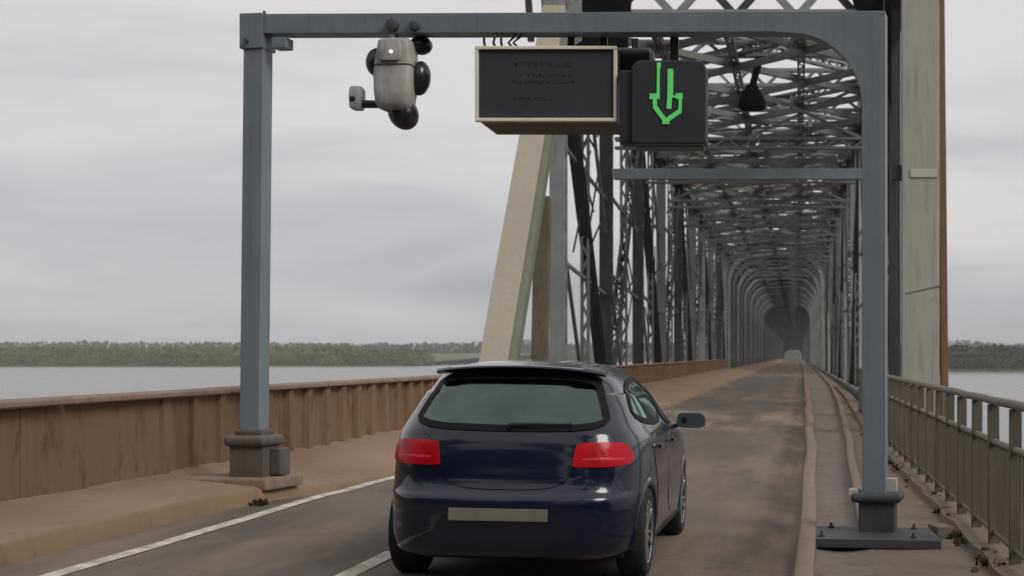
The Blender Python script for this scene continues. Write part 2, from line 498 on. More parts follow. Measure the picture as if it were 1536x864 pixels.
def xr(y): return lerp_table(RIGHT, y) + 0.018 * math.sin(y * 0.55) * (1 if y < 60 else 0)
def xs2(y): return lerp_table(STRIP2, y) + 0.01 * math.sin(y * 0.7 + 1)
YS = [-30, -10] + [0.75 * i for i in range(0, 80)] + [60 + 4 * i for i in range(0, 10)] + [100 + 20 * i for i in range(0, 20)] + [490]
END = 490

def sheet(name, fl, fr_, fz, mat, nu=1, ys=YS, kind='structure', jitter=0.0, us=None):
    vv, ff, uu = [], [], []
    us = us or [i / nu for i in range(nu + 1)]
    nu = len(us) - 1
    for y in ys:
        a, b = fl(y), fr_(y)
        for t in us:
            x = a + (b - a) * t
            z = fz(x, y, t)
            if jitter: z += jitter * mnoise.noise(Vector((x * 2.3, y * 1.1, 3)))
            vv.append((x, y, z)); uu.append((t, y))
    w = nu + 1
    for j in range(len(ys) - 1):
        for i in range(nu):
            ff.append((j * w + i, j * w + i + 1, (j + 1) * w + i + 1, (j + 1) * w + i))
    me = bpy.data.meshes.new(name)
    me.from_pydata(vv, [], ff)
    lay = me.uv_layers.new(name='UVMap')
    for lp in me.loops:
        lay.data[lp.index].uv = uu[lp.vertex_index]
    for pl in me.polygons: pl.use_smooth = True
    me.materials.append(mat)
    o = bpy.data.objects.new(name, me); COL.objects.link(o)
    if kind: o['kind'] = kind
    return o

def rz(x, y, t):
    z = road_z(x)
    d = xr(y) - x                     # wheel rut and gutter by the right kerb
    if d < 0.5:
        z -= 0.05 * math.exp(-((d - 0.13) / 0.12) ** 2)
    return z
us_road = [i / 16 * 0.8 for i in range(17)] + [0.8 + 0.2 * i / 14 for i in range(1, 15)]
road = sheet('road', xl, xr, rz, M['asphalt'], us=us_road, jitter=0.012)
road['label'] = 'dusty grey brown asphalt road running onto the bridge'

def kerb_h(y):                        # full kerb up to the gantry, then worn down to a sandy slope
    return lerp_table([(-30, 0.135), (14.3, 0.135), (15.2, 0.06), (17.0, 0.012), (21, 0.012), (30, 0.06), (45, 0.09), (480, 0.09)], y)
def pz(x, y, t):
    a = road_z(xl(y)) + kerb_h(y)
    s = 1 - t                         # 1 at the wall
    base = a + (0.475 - a) * s if t <= 1 else a
    return base
pav = sheet('pavement', lambda y: -6.05, lambda y: xl(y) - 0.0, pz, M['paving'], nu=10, jitter=0.03)
pav['label'] = 'sandy brown footway between parapet and kerb'
mb = MB()
kb_y = [y for y in YS]
for y in kb_y:
    x = xl(y); zt = road_z(x) + kerb_h(y) + 0.03 * mnoise.noise(Vector((x * 2.3, y * 1.1, 3)))
    mb.v += [(x + 0.0, y, zt), (x + 0.03, y, zt - 0.025), (x + 0.06, y, road_z(x) - 0.03)]
for j in range(len(kb_y) - 1):
    for i in range(2):
        mb.f.append((j * 3 + i, j * 3 + i + 1, (j + 1) * 3 + i + 1, (j + 1) * 3 + i))
kerb = mb.build('kerb', M['kerb'], smooth=True, clean=False)
tag(kerb, 'worn tan kerb face along the left footway', kind='structure')

def line_sheet(name, fx, w, y0, y1, label):
    ys = [y0 + (y1 - y0) * i / max(1, int((y1 - y0) / 0.75)) for i in range(int((y1 - y0) / 0.75) + 1)]
    o = sheet(name, lambda y: fx(y) - w / 2, lambda y: fx(y) + w / 2,
              lambda x, y, t: road_z(x) + 0.012 * mnoise.noise(Vector((x * 2.3, y * 1.1, 3))) + 0.006, M['road_paint'], nu=2, ys=ys)
    o['label'] = label
    return o
line_sheet('edge_line', lambda y: -4.58 + max(0, y - 14.4) * 0.03, 0.10, 5, 24, 'white edge line painted beside the left kerb')
for (a, b) in ((5.5, 11.7), (17.5, 22.0)):
    line_sheet('lane_line', lambda y: -3.05, 0.12, a, b, 'worn white lane line')

# right hand strips
def strip(name, fc, w0, w1, ztop, zfoot, mat, label, y0=-40):
    ys = [y for y in YS if y0 <= y < END]
    mb = MB()
    for y in ys:
        c = fc(y); w = w0 + (w1 - w0) * min(1, max(0, (y - 8) / 50))
        j = 0.012 * mnoise.noise(Vector((c * 3, y * 1.7, 9)))
        mb.v += [(c - 0.015, y, zfoot), (c, y, ztop + j), (c + 0.02, y, ztop + 0.012 + j), (c + w - 0.02, y, ztop + 0.012 + j), (c + w, y, ztop + j), (c + w + 0.01, y, zfoot)]
    for k in range(len(ys) - 1):
        for i in range(5):
            mb.f.append((k * 6 + i, k * 6 + i + 1, (k + 1) * 6 + i + 1, (k + 1) * 6 + i))
    o = mb.build(name, mat, clean=False, smooth='auto')
    tag(o, label, kind='structure')
strip('road_kerb', lambda y: xr(y) - 0.01, 0.13, 0.2, 0.045, -0.12, M['pink_kerb'], 'pinkish kerb strip along the right edge of the road')
strip('walkway_kerb', xs2, 0.10, 0.14, 0.03, -0.12, M['pink_kerb'], 'second pinkish kerb strip between trough and walkway', 13.7)
tro = sheet('trough', lambda y: xr(y) + 0.1, lambda y: xs2(y) + 0.085, lambda x, y, t: -0.055 - 0.03 * math.sin(math.pi * t), M['trough'], nu=6, jitter=0.02)
tro['label'] = 'stained concrete trough between two kerb strips'
def xrail(y): return lerp_table([(-30, 1.65), (31, 1.65), (60, 2.15), (480, 3.8)], y)
wk = sheet('walkway', lambda y: xs2(y) + 0.07, lambda y: xrail(y) + 0.12, lambda x, y, t: -0.06 + 0.02 * t, M['walk'], nu=6, jitter=0.02)
wk['label'] = 'dusty walkway between kerb strip and railing'
# ledge under the railing
mb = MB()
ys = [y for y in YS if y < END]
for y in ys:
    x = xrail(y) - 0.17
    j = 0.03 * mnoise.noise(Vector((0, y * 1.3, 5)))
    mb.v += [(x + j - 0.02, y, -0.1), (x + j, y, 0.02 + j), (x + 0.33, y, 0.03), (x + 0.36, y, -0.45)]
for k in range(len(ys) - 1):
    for i in range(3):
        mb.f.append((k * 4 + i, k * 4 + i + 1, (k + 1) * 4 + i + 1, (k + 1) * 4 + i))
tag(mb.build('ledge', M['walk'], smooth='auto', clean=False), 'low crumbling ledge that carries the railing', kind='structure')
# deck slab below everything, with piers in the river
mb = MB()
mb.box((-2.1, (END - 30) / 2, -0.75), (8.3, END + 30, 0.9))
mb.box((-5.6, (END - 30) / 2, -1.4), (0.6, END + 30, 1.3))
mb.box((1.5, (END - 30) / 2, -1.4), (0.6, END + 30, 1.3))
deck = mb.build('deck', M['steel_mid'])
tag(deck, 'deck slab and girders carrying the road over the river', kind='structure')
WATER = EYE - 8.0

# ------------------------------------------------------------------ river and banks
mb = MB()
mb.add([(-4000, -300, WATER), (4000, -300, WATER), (4000, 4500, WATER), (-4000, 4500, WATER)], [(0, 1, 2, 3)])
tag(mb.build('river', M['water']), 'wide pale grey river', kind='structure')

def bank(name, line, depth, rise, label):
    """line of (x,y) along the water's edge, land behind"""
    mb = MB()
    rows = [(0, -0.5), (6, 1.0), (40, 2.0), (depth * 0.4, 2.5 + rise * 0.5), (depth, 2.5 + rise)]
    for d, h in rows:
        for (x, y) in line:
            mb.v.append((x, y + d, WATER + h + (1.2 * mnoise.noise(Vector((x * .01, d, 1))) if d > 6 else 0)))
    k = len(line)
    for j in range(len(rows) - 1):
        for i in range(k - 1):
            mb.f.append((j * k + i, j * k + i + 1, (j + 1) * k + i + 1, (j + 1) * k + i))
    o = mb.build(name, M['soil'], smooth=True)
    tag(o, label, kind='structure')

def shrubs(name, line, rows, step, hgt, mat, label, seed, nq=46, lay=9.0):
    """bank of shrubs: leaf clusters spread through each crown"""
    r_ = random.Random(seed)
    vv, ff = [], []
    for (x0, y0), (x1, y1) in zip(line, line[1:]):
        L = math.hypot(x1 - x0, y1 - y0)
        for row in range(rows):
            k = max(1, int(L / step))
            for i in range(k):
                t = (i + r_.random()) / k
                cx = x0 + (x1 - x0) * t + r_.uniform(-3, 3)
                cy = y0 + (y1 - y0) * t + 2 + row * lay + r_.uniform(0, lay)
                big = 0.86 + 0.16 * mnoise.noise(Vector((cx * 0.012, row * 0.7, seed)))
                h = hgt * big * r_.uniform(0.9, 1.05) * (1 + 0.05 * row) * (0.62 if row == 0 else 1)
                w = h * r_.uniform(0.6, 1.0) + 2.5
                cz = WATER + 0.5 + (1.4 if row else 0.3)
                for q in range(nq):
                    a, u = r_.uniform(0, 6.283), r_.uniform(-0.1, 1)
                    rad = w * math.sqrt(max(0.02, 1 - u * u * 0.9)) * r_.uniform(0.45, 1.0)
                    c = Vector((cx + rad * math.cos(a), cy + rad * math.sin(a) * 0.7, cz + u * h))
                    s_ = r_.uniform(0.55, 1.25) * h * 0.07 + 0.18
                    e1 = Vector((r_.uniform(-1, 1), r_.uniform(-1, 1), r_.uniform(-1, 1))).normalized() * s_
                    e2 = Vector((r_.uniform(-1, 1), r_.uniform(-1, 1), r_.uniform(-1, 1)))
                    e2 = (e2 - e1 * e2.dot(e1) / e1.length_squared).normalized() * s_ * 0.8
                    b = len(vv)
                    vv += [tuple(c - e1 - e2), tuple(c + e1 - e2 * 0.6), tuple(c + e1 * 0.7 + e2), tuple(c - e1 * 0.8 + e2 * 0.7)]
                    ff.append((b, b + 1, b + 2, b + 3))
    me = bpy.data.meshes.new(name); me.from_pydata(vv, [], ff); me.materials.append(mat)
    o = bpy.data.objects.new(name, me); COL.objects.link(o)
    tag(o, label, kind='stuff')
    return o

bA = [(-1500, 1060), (-900, 1070), (-600, 1080), (-420, 1075), (-330, 1090), (-285, 1120)]
bank('near_bank', bA, 900, 9, 'low green river bank across the water')
shrubs('bank_shrubs', bA[1:], 8, 5.0, 10.0, M['reeds'], 'low green belt of shrubs and reeds on the far left bank', 3, nq=120)
bB = [(-1200, 1900), (-500, 1830), (0, 1850), (500, 1860), (1500, 1800)]
bank('distant_bank', bB, 1500, 14, 'distant hazy river bank')
shrubs('distant_trees', bB, 5, 8.0, 21, M['wood'], 'distant hazy line of trees beyond the river bend', 5, nq=60)
bC = [(45, 745), (120, 738), (300, 736), (520, 740)]
bank('right_bank', bC, 500, 6, 'wooded river bank on the right')
shrubs('bank_wood', bC, 5, 6.0, 11.0, M['wood'], 'dark green wood along the right bank of the river', 8, nq=90)
bD = [(-260, -68), (-120, -58), (-40, -53), (60, -53), (150, -58), (300, -72)]  # unseen bank and wood behind the camera, added to darken reflections
mb = MB()
for d, h in ((25, 1.0), (0, 5.5), (-120, 7.5), (-215, 8.0)):
    for (x, y) in bD: mb.v.append((x, y + d, WATER + h))
for j in range(3):
    for i in range(5): mb.f.append((j * 6 + i, j * 6 + i + 1, (j + 1) * 6 + i + 1, (j + 1) * 6 + i))
tag(mb.build('unseen_bank', M['soil'], smooth=True), 'unseen grassy bank added behind the camera under the dark wood', kind='structure')
shrubs('unseen_wood', [(-200, -80), (-60, -52), (-11, -46)], 4, 5.0, 22, M['wood'], 'unseen dark wood added behind the camera to darken reflections', 21, nq=70)
shrubs('unseen_wood', [(8, -46), (70, -52), (200, -80)], 4, 5.0, 22, M['wood'], 'second unseen dark wood added behind the camera to darken reflections', 22, nq=70)
# a far rounded hill left of the bridge
mb = MB()
for j in range(9):
    for i in range(25):
        x, y = -760 + i * 16, 3000 + j * 60
        a = max(0, 1 - ((x + 560) / 150) ** 2) * max(0, 1 - ((j - 4) / 4.2) ** 2)
        mb.v.append((x, y, WATER + 12 + 30 * a ** 1.2 + 2 * mnoise.noise(Vector((x * .03, y * .03, 0)))))
for j in range(8):
    for i in range(24):
        mb.f.append((j * 25 + i, j * 25 + i + 1, (j + 1) * 25 + i + 1, (j + 1) * 25 + i))
tag(mb.build('hill', M['wood'], smooth=True), 'small grey rounded hill far away behind the bridge posts', kind='structure')

# ------------------------------------------------------------------ left parapet wall
wall = empty('parapet_wall', (-5.95, 9.0, 0.47))
tag(wall, 'long rust brown corrugated steel parapet wall on the left of the bridge', 'wall')
W_TOP = 0.70
PIT = 0.70
panel_me = MB().add([(0, 0.0015, -0.1), (0, PIT - 0.0015, -0.1), (0, PIT - 0.0015, W_TOP), (0, 0.0015, W_TOP),
                     (-0.10, 0.004, -0.1), (-0.10, PIT - 0.0015, -0.1), (-0.10, PIT - 0.0015, W_TOP), (-0.10, 0.004, W_TOP)],
                    [(0, 1, 2, 3), (5, 4, 7, 6), (4, 0, 3, 7), (1, 5, 6, 2), (3, 2, 6, 7)]).mesh('panel', M['wall'])
rib_me = MB().add([(-0.03, 0, -0.1), (-0.03, 0.30, -0.1), (0.075, 0.20, -0.1), (0.075, 0.05, -0.1),
                   (-0.03, 0, W_TOP - 0.004), (-0.03, 0.30, W_TOP - 0.004), (0.075, 0.20, W_TOP - 0.004), (0.075, 0.05, W_TOP - 0.004)],
                  [(1, 0, 4, 5), (0, 3, 7, 4), (3, 2, 6, 7), (2, 1, 5, 6), (4, 7, 6, 5)]).mesh('rib', M['wall'])
NP = 90
rest_p = MB()
for i in range(-14, 670):
    y = i * PIT
    if i < NP:
        o = bpy.data.objects.new('panel', panel_me); COL.objects.link(o); o.parent = wall
        o.location = (rnd.uniform(-0.003, 0.003), y, rnd.uniform(-0.004, 0.004))
        if y + 9 > 13.6:
            o = bpy.data.objects.new('rib', rib_me); COL.objects.link(o); o.parent = wall
            o.location = (-0.062 * max(0.0, min(1.0, (18.0 - y - 9) / 6.0)), y + PIT * 0.66, 0)
    else:
        rest_p.box((-0.05, y + PIT * 0.31, W_TOP / 2 - 0.05), (0.10, PIT * 0.62, W_TOP + 0.1))
        rest_p.add([(v[0], v[1] + y + PIT * 0.66, v[2]) for v in [tuple(q.co) for q in rib_me.vertices]], [tuple(p_.vertices) for p_ in rib_me.polygons])
o = rest_p.build('panel', M['wall'], wall, clean=False); o['kind'] = 'stuff'
MB().box((-0.13, (END - 30) / 2 - 9, 0.25), (0.05, END + 20, 0.85)).build('backing', M['wall'], wall)
cop = MB().box((0, 0, 0), (0.30, 3.46, 0.06)).mesh('coping', M['coping'], bevel=0.015, seg=1)
for i in range(-3, 136):
    o = bpy.data.objects.new('coping', cop); COL.objects.link(o); o.parent = wall
    o.location = (-0.035 + rnd.uniform(-0.006, 0.006), i * 3.5 + 1.7, W_TOP + 0.032 + rnd.uniform(-0.004, 0.004))

# ------------------------------------------------------------------ right railing
rail = empty('railing', (1.65, 9.0, 0.03))
tag(rail, 'grubby brown steel railing beside the right walkway', 'railing')
R_END = 34
def rail_curve(z, y0=-4.0, y1=R_END):
    return [(xrail(9 + y) - 1.65, y, z + 0.008 * mnoise.noise(Vector((y, z, 2)))) for y in [y0 + (y1 - y0) * i / 60 for i in range(61)]]
MB().tube(rail_curve(1.17), 0.036, 10).build('top_rail', M['rail_top'], rail, smooth=True)
MB().tube(rail_curve(0.835), 0.027, 10).build('mid_rail', M['rail_top'], rail, smooth=True)
MB().tube(rail_curve(0.09), 0.02, 8).build('bottom_rail', M['rail'], rail, smooth=True)
post_me = MB().box((0, 0, 0.56), (0.095, 0.045, 1.16)).mesh('post', M['rail'], bevel=0.006, seg=1)
bal_me = MB().box((0, 0, 0.455), (0.016, 0.016, 0.75)).mesh('baluster', M['rail'])
stuff_b = MB()
y = -3.6; k = 0
while y < R_END:
    o = bpy.data.objects.new('post', post_me); COL.objects.link(o); o.parent = rail
    o.location = (xrail(9 + y) - 1.65, y, 0); o.rotation_euler = (rnd.uniform(-.012, .012), rnd.uniform(-.01, .01), rnd.uniform(-.1, .1))
    for j in range(1, 9):
        yy = y + 1.2 * j / 9
        if yy > R_END: break
        if yy < 20:
            o = bpy.data.objects.new('baluster', bal_me); COL.objects.link(o); o.parent = rail
            o.location = (xrail(9 + yy) - 1.65, yy, 0)
        else:
            stuff_b.box((xrail(9 + yy) - 1.65, yy, 0.455), (0.016, 0.016, 0.75))
    y += 1.2
o = stuff_b.build('baluster', M['rail'], rail); o['kind'] = 'stuff'

# rubble and dry weeds along the foot of the railing
mb = MB()
r2 = random.Random(4)
for i in range(50):
    y = 8 + 26 * r2.random() ** 1.3
    x = xrail(y) - 0.17 + r2.gauss(0.02, 0.10)
    s_ = r2.uniform(0.010, 0.034)
    rot = Matrix.Rotation(r2.uniform(0, 6), 3, 'Z') @ Matrix.Rotation(r2.uniform(0, 1), 3, 'X')
    mb.box((x, y, (0.03 if x > xrail(y) - 0.17 else -0.045) + s_ * 0.3), (s_ * 1.6, s_ * 1.3, s_), rot)
tag(mb.build('rubble', M['stone']), 'loose stones and grit along the railing foot', kind='stuff')
def tuft(mb, x, y, z, h, n_, rr, sp_):
    for i in range(n_):
        a = rr.uniform(0, 6.28); d = sp_ * rr.random()
        bx, by = x + d * math.cos(a), y + d * math.sin(a)
        hh = h * rr.uniform(0.4, 1)
        lx, ly = rr.gauss(0, 0.4) * hh, rr.gauss(0, 0.4) * hh
        w = 0.012
        mb.add([(bx - w, by, z - 0.01), (bx + w, by + w, z - 0.01), (bx + lx * 0.6 + w * .6, by + ly * 0.6, z + hh * 0.65), (bx + lx, by + ly, z + hh)], [(0, 1, 2, 3)])
mb = MB()
for i in range(16):
    y = 9 + 22 * r2.random() ** 1.2
    tuft(mb, xrail(y) - 0.17 + r2.gauss(0, 0.06), y, -0.02, 0.07, 20, r2, 0.08)
tag(mb.build('weeds', M['weeds'], clean=False), 'dry dark weeds growing along the railing foot', kind='stuff')
mb = MB()
tuft(mb, -4.87, 13.75, 0.235, 0.06, 160, r2, 0.15)
tag(mb.build('grass_tuft', M['weeds'], clean=False), 'dark dry tuft of grass at the end of the left kerb', kind='stuff')

# ------------------------------------------------------------------ overhead gantry
GO, GA = Vector((-2.153, 13.95, 0.0)), R(-8.35)
def G(lx, ly, z):
    return GO + Matrix.Rotation(GA, 3, 'Z') @ Vector((lx, ly, z))
gan = empty('overhead_gantry', GO, (0, 0, GA))
tag(gan, 'blue grey steel gantry spanning the road with rounded right corner', 'gantry')
def zb(x): return 4.5675 - (x + 2.908) * 0.0279          # lower edge of the beam
BH = 0.183
poly = [(-2.79, zb(-2.79))]
poly += [(2.0, zb(2.0))]
for i in range(15):
    t = math.pi / 2 * i / 14
    poly.append((2.127 + 0.669 * math.sin(t), 3.764 + 0.655 * math.cos(t)))
poly += [(2.802, 0.33), (3.006, 0.33), (3.003, zb(3.0) + BH), (-2.79, zb(-2.79) + BH)]
MB().prism(poly, -0.10, 0.13).build('beam', M['gantry'], gan, bevel=0.008)
def gpost(name, x0, x1, z0, z1, lean=0.0):
    mb = MB()
    mb.add([(x0 + lean, -0.10, z0), (x1 + lean, -0.10, z0), (x1 + lean, 0.10, z0), (x0 + lean, 0.10, z0),
            (x0, -0.10, z1), (x1, -0.10, z1), (x1, 0.10, z1), (x0, 0.10, z1)],
           [(3, 2, 1, 0), (4, 5, 6, 7), (0, 1, 5, 4), (1, 2, 6, 5), (2, 3, 7, 6), (3, 0, 4, 7)])
    return mb.build(name, M['gantry'], gan, bevel=0.012)
gpost('post', -2.99, -2.795, 0.80, 4.43, -0.04)
# sleeve at the left end, with bolts and a stub bracket
MB().box((-2.905, 0.015, 4.59), (0.23, 0.27, 0.33)).build('sleeve', M['gantry'], gan, bevel=0.01)
MB().box((-2.64, -0.02, 4.475), (0.14, 0.16, 0.10)).build('bracket', M['gantry'], gan, bevel=0.008)
for (x, z, ax) in ((-3.04, 4.60, 'x'), (-2.83, 4.765, 'z'), (-2.935, 4.49, 'y')):
    mb = MB()
    mb.lathe([(-0.03, 0.001), (-0.03, 0.022), (-0.01, 0.022), (-0.01, 0.014), (0.03, 0.014), (0.03, 0.001)], 10, ax)
    mb.build('bolt', M['plinth_dark'], gan, loc=(x, -0.135 if ax == 'y' else 0.0, z), smooth='auto')
# left pedestal
def rounded_cap(name, c, sx, sy, h, mat):
    mb = MB(); mb.box(c, (sx, sy, h))
    return mb.build(name, mat, gan, bevel=h * 0.42, seg=4)
MB().box((-2.93, 0.0, 0.575), (0.335, 0.32, 0.31)).build('pedestal', M['plinth'], gan, bevel=0.012)
rounded_cap('pedestal_cap', (-2.93, 0.0, 0.775), 0.425, 0.41, 0.105, M['plinth'])
MB().box((-2.93, 0, 0.85), (0.27, 0.26, 0.06)).build('collar', M['plinth'], gan, bevel=0.02)
MB().box((-2.71, 0.07, 0.575), (0.11, 0.20, 0.25)).build('pedestal_side', M['plinth'], gan, bevel=0.015)  # block added for the dark right side of the pedestal
MB().box((-3.02, 0.0, 0.385), (0.80, 0.74, 0.11)).build('base_slab', M['slab'], gan, bevel=0.025)
def anchor(x, y, z):
    MB().lathe([(0.0, 0.028), (0.018, 0.028), (0.018, 0.013), (0.05, 0.013), (0.05, 0.001)], 8, 'z').build('anchor_bolt', M['plinth_dark'], gan, loc=(x, y, z), smooth='auto')
for x, y in ((2.50, -0.55), (3.28, -0.55), (2.50, 0.12), (3.24, 0.12)): anchor(x, y, 0.026)
# right pedestal
MB().box((2.93, 0.0, 0.14), (0.315, 0.30, 0.30)).build('pedestal', M['plinth_dark'], gan, bevel=0.01)
rounded_cap('pedestal_cap', (2.93, 0.0, 0.325), 0.44, 0.40, 0.085, M['plinth_dark'])
MB().box((2.72, -0.02, 0.36), (0.09, 0.16, 0.07)).build('collar', M['pale_concrete'], gan, bevel=0.01)
MB().box((3.045, 0.06, 0.42), (0.10, 0.12, 0.13)).build('collar', M['pale_concrete'], gan, bevel=0.01)
mb = MB()
mb.add([(2.36, -0.68, -0.05), (3.52, -0.68, -0.05), (3.50, 0.26, -0.05), (2.36, 0.26, -0.05),
        (2.36, -0.68, 0.028), (3.52, -0.68, 0.028), (3.36, 0.26, 0.028), (2.36, 0.26, 0.028)],
       [(3, 2, 1, 0), (4, 5, 6, 7), (0, 1, 5, 4), (1, 2, 6, 5), (2, 3, 7, 6), (3, 0, 4, 7)])
mb.build('base_plate', M['plinth_dark'], gan, bevel=0.01)
blk = MB().box((0, 0, 0.05), (0.16, 0.30, 0.11)).build('concrete_block', M['trough'], bevel=0.012)
blk.location = G(3.47, 0.30, -0.055); blk.rotation_euler = (0, 0, R(12))
tag(blk, 'small pale concrete block beside the right gantry base plate', 'concrete block')

# message sign under the beam
S0 = Vector((-2.234, 13.86, 0))
sg = empty('message_sign', (S0.x, S0.y, 3.683))
tag(sg, 'blank dark message sign in a cream frame hanging from the gantry', 'sign')
SW, SH, SD = 1.281, 0.68, 0.90
bx = MB()
x0, x1, z0, z1 = -SW / 2 + 0.012, SW / 2 - 0.012, 0.012, SH - 0.012
bx.box((0, SD / 2 + 0.05, SH / 2), (SW - 0.024, SD - 0.05, SH - 0.024))
bx.build('case', M['sign_box'], sg, bevel=0.012)
fw = 0.030
for (c, d) in (((0, 0.012, fw / 2), (SW, 0.07, fw)), ((0, 0.012, SH - fw / 2), (SW, 0.07, fw)),
               ((-SW / 2 + fw / 2, 0.012, SH / 2), (fw, 0.066, SH - 2 * fw)), ((SW / 2 - fw / 2, 0.012, SH / 2), (fw, 0.066, SH - 2 * fw))):
    MB().box(c, d).build('frame', M['sign_frame'], sg, bevel=0.004, seg=1)
MB().box((0, 0.02, SH / 2), (SW - 2 * fw - 0.002, 0.02, SH - 2 * fw - 0.002)).build('face', M['sign_face'], sg)
tx = MB(); r3 = random.Random(11)
for (xa, xb, za, zc, cw) in ((-0.30, 0.26, 0.545, 0.50, 0.046), (-0.24, 0.21, 0.430, 0.405, 0.036), (-0.31, 0.25, 0.375, 0.345, 0.034), (-0.31, 0.06, 0.225, 0.195, 0.036)):
    x = xa
    while x < xb:
        h = za - zc
        for q in range(r3.choice((2, 3, 3))):
            if r3.random() < 0.5:
                tx.box((x + r3.uniform(0.1, 0.8) * cw, 0.0085, (za + zc) / 2 + r3.uniform(-.1, .1) * h), (cw * 0.2, 0.003, h * r3.uniform(0.6, 1)))
            else:
                tx.box((x + 0.4 * cw, 0.0085 + 0.0005 * q, zc + h * r3.choice((0.1, 0.5, 0.9))), (cw * 0.7, 0.003, h * 0.2))
        x += cw * r3.choice((1, 1, 1, 1, 1.7))
tx.build('lettering', M['sign_text'], sg, kind='stuff', clean=False)
for i, x in enumerate((-0.565, -0.48, -0.41, -0.345, -0.30)):
    s_ = (0, 0.012, 0.0, 0.05, 0.06)[i]
    MB().tube([(x + s_, 0.10, SH - 0.02), (x - 0.012, 0.08, SH + 0.05), (x - 0.012 + s_, 0.08, SH + 0.10), (x + s_ * 1.3, 0.1, SH + 0.155)], 0.012, 8).build('hanger', M['black'], sg, smooth=True)
for x in (0.2, 0.5):
    MB().box((x, 0.20, SH + 0.05), (0.06, 0.05, 0.17)).build('hanger', M['black'], sg)

# lane signal with the green arrow
L0 = Vector((-1.116, 13.74, 0))
ls = empty('lane_signal', (L0.x, L0.y, 3.466))
tag(ls, 'black square lane signal showing a green downward arrow', 'lane signal')
LW, LH = 0.672, 0.75
def rrect(w, h, r, n_=5):
    pts = []
    for cx, cz, a0 in ((w / 2 - r, h - r, 0), (-w / 2 + r, h - r, 90), (-w / 2 + r * 0.4, r * 0.4, 180), (w / 2 - r * 0.4, r * 0.4, 270)):
        rr = r if a0 < 180 else r * 0.4
        for i in range(n_):
            a = R(a0 + 90 * i / (n_ - 1))
            pts.append((cx + rr * math.cos(a), cz + rr * math.sin(a)))
    return pts
MB().prism(rrect(LW, LH, 0.09), 0.0, 0.34).build('housing', M['signal_box'], ls, bevel=0.018, seg=2)
MB().box((-0.39, 0.20, 0.34), (0.12, 0.30, 0.66)).build('side_case', M['signal_box'], ls, bevel=0.02)
MB().box((0.035, 0.20, LH + 0.14), (0.075, 0.06, 0.32)).build('hanger', M['black'], ls)
MB().box((0, 0.17, -0.012), (LW - 0.05, 0.33, 0.03)).build('bottom_tray', M['black'], ls, bevel=0.008)
def A(u, v): return ((u - 375) / 5.083 / 166.7, -0.006, (795 - v) / 5.083 / 166.7 + 0.005)
mb = MB()
def stroke(p, q, w, off=0.0):
    p, q = Vector(A(*p)), Vector(A(*q))
    mb.bar(p + Vector((0, off, 0)), q + Vector((0, off, 0)), 0.012, w / 5.083 / 166.7, (0, 1, 0))
stroke((300, 184), (300, 225), 30, 0.001); stroke((297, 220), (294, 460), 22)
stroke((389, 232), (386, 440), 42); stroke((384, 435), (376, 535), 36, -0.001)
stroke((230, 440), (306, 440), 42, -0.0015)
stroke((268, 455), (272, 525), 30, 0.001); stroke((268, 515), (350, 628), 34, -0.001)
stroke((350, 628), (462, 550), 34, 0.0005); stroke((460, 560), (464, 440), 24, 0.0015)
stroke((430, 440), (481, 436), 42, -0.001); stroke((405, 442), (435, 442), 16, -0.002); stroke((326, 630), (380, 630), 40, -0.002)
mb.build('arrow', M['led'], ls, clean=True)
# black flood lamp cluster tucked behind, between sign and signal
fl = empty('flood_lamp', (-1.50, 14.35, 4.20))
tag(fl, 'black box shaped flood lamp behind the gap between sign and lane signal', 'lamp')
MB().box((0, 0, 0.08), (0.40, 0.28, 0.30)).build('lamp_body', M['black'], fl, bevel=0.05, seg=3)
MB().box((0.02, 0, 0.27), (0.06, 0.06, 0.12)).build('bracket', M['black'], fl)
MB().box((0.02, -0.15, 0.07), (0.30, 0.02, 0.2)).build('lens', M['frit'], fl, bevel=0.006, seg=1)

# camera cluster under the beam
K = 162.3
def CP(px, py): return ((px - 597) / K, (533 - py) / K + 1.57)
cc = empty('traffic_camera', G(-1.516, 0.0, 3.60), (0, 0, R(-3)))
tag(cc, 'weathered grey camera unit with dark domes hanging under the gantry beam', 'camera')
ZO = 3.60
def loft_box(mb, secs):
    """sections (z, cx, w, y0, y1, r): stacked rounded rectangles"""
    b = len(mb.v); N = 24
    for (z, cx, w, y0, y1) in secs:
        for i in range(N):
            a = 2 * math.pi * (i + 0.5) / N
            c, s_ = math.cos(a), math.sin(a)
            mb.v.append((cx + w / 2 * math.copysign(abs(c) ** 0.35, c), (y0 + y1) / 2 + (y1 - y0) / 2 * math.copysign(abs(s_) ** 0.35, s_), z))
    for j in range(len(secs) - 1):
        for i in range(N):
            mb.f.append((b + j * N + i, b + j * N + (i + 1) % N, b + (j + 1) * N + (i + 1) % N, b + (j + 1) * N + i))
    mb.f.append(tuple(b + i for i in reversed(range(N))))
    mb.f.append(tuple(b + (len(secs) - 1) * N + i for i in range(N)))
    return mb
def zz(py): return (533 - py) / K + 1.57 - ZO
def xx(px): return (px - 597) / K
def sec(py, pl, pr, y0, y1): return (zz(py), (xx(pl) + xx(pr)) / 2, xx(pr) - xx(pl), y0, y1)
loft_box(MB(), [sec(169, 582, 614, -0.12, 0.02), sec(166, 575, 619, -0.17, 0.05), sec(158, 570, 622, -0.20, 0.08), sec(140, 568, 624, -0.21, 0.1), sec(118, 567, 625, -0.20, 0.1), sec(104, 568, 624, -0.19, 0.1), sec(102, 570, 622, -0.17, 0.08)]).build('lower_housing', M['housing'], cc, smooth='auto')
loft_box(MB(), [sec(103.5, 571, 621, -0.17, 0.09), sec(101, 568, 625, -0.20, 0.1), sec(84, 572, 625, -0.21, 0.1), sec(66, 574, 623, -0.20, 0.1), sec(62, 577, 619, -0.16, 0.08)]).build('upper_housing', M['housing'], cc, smooth='auto')
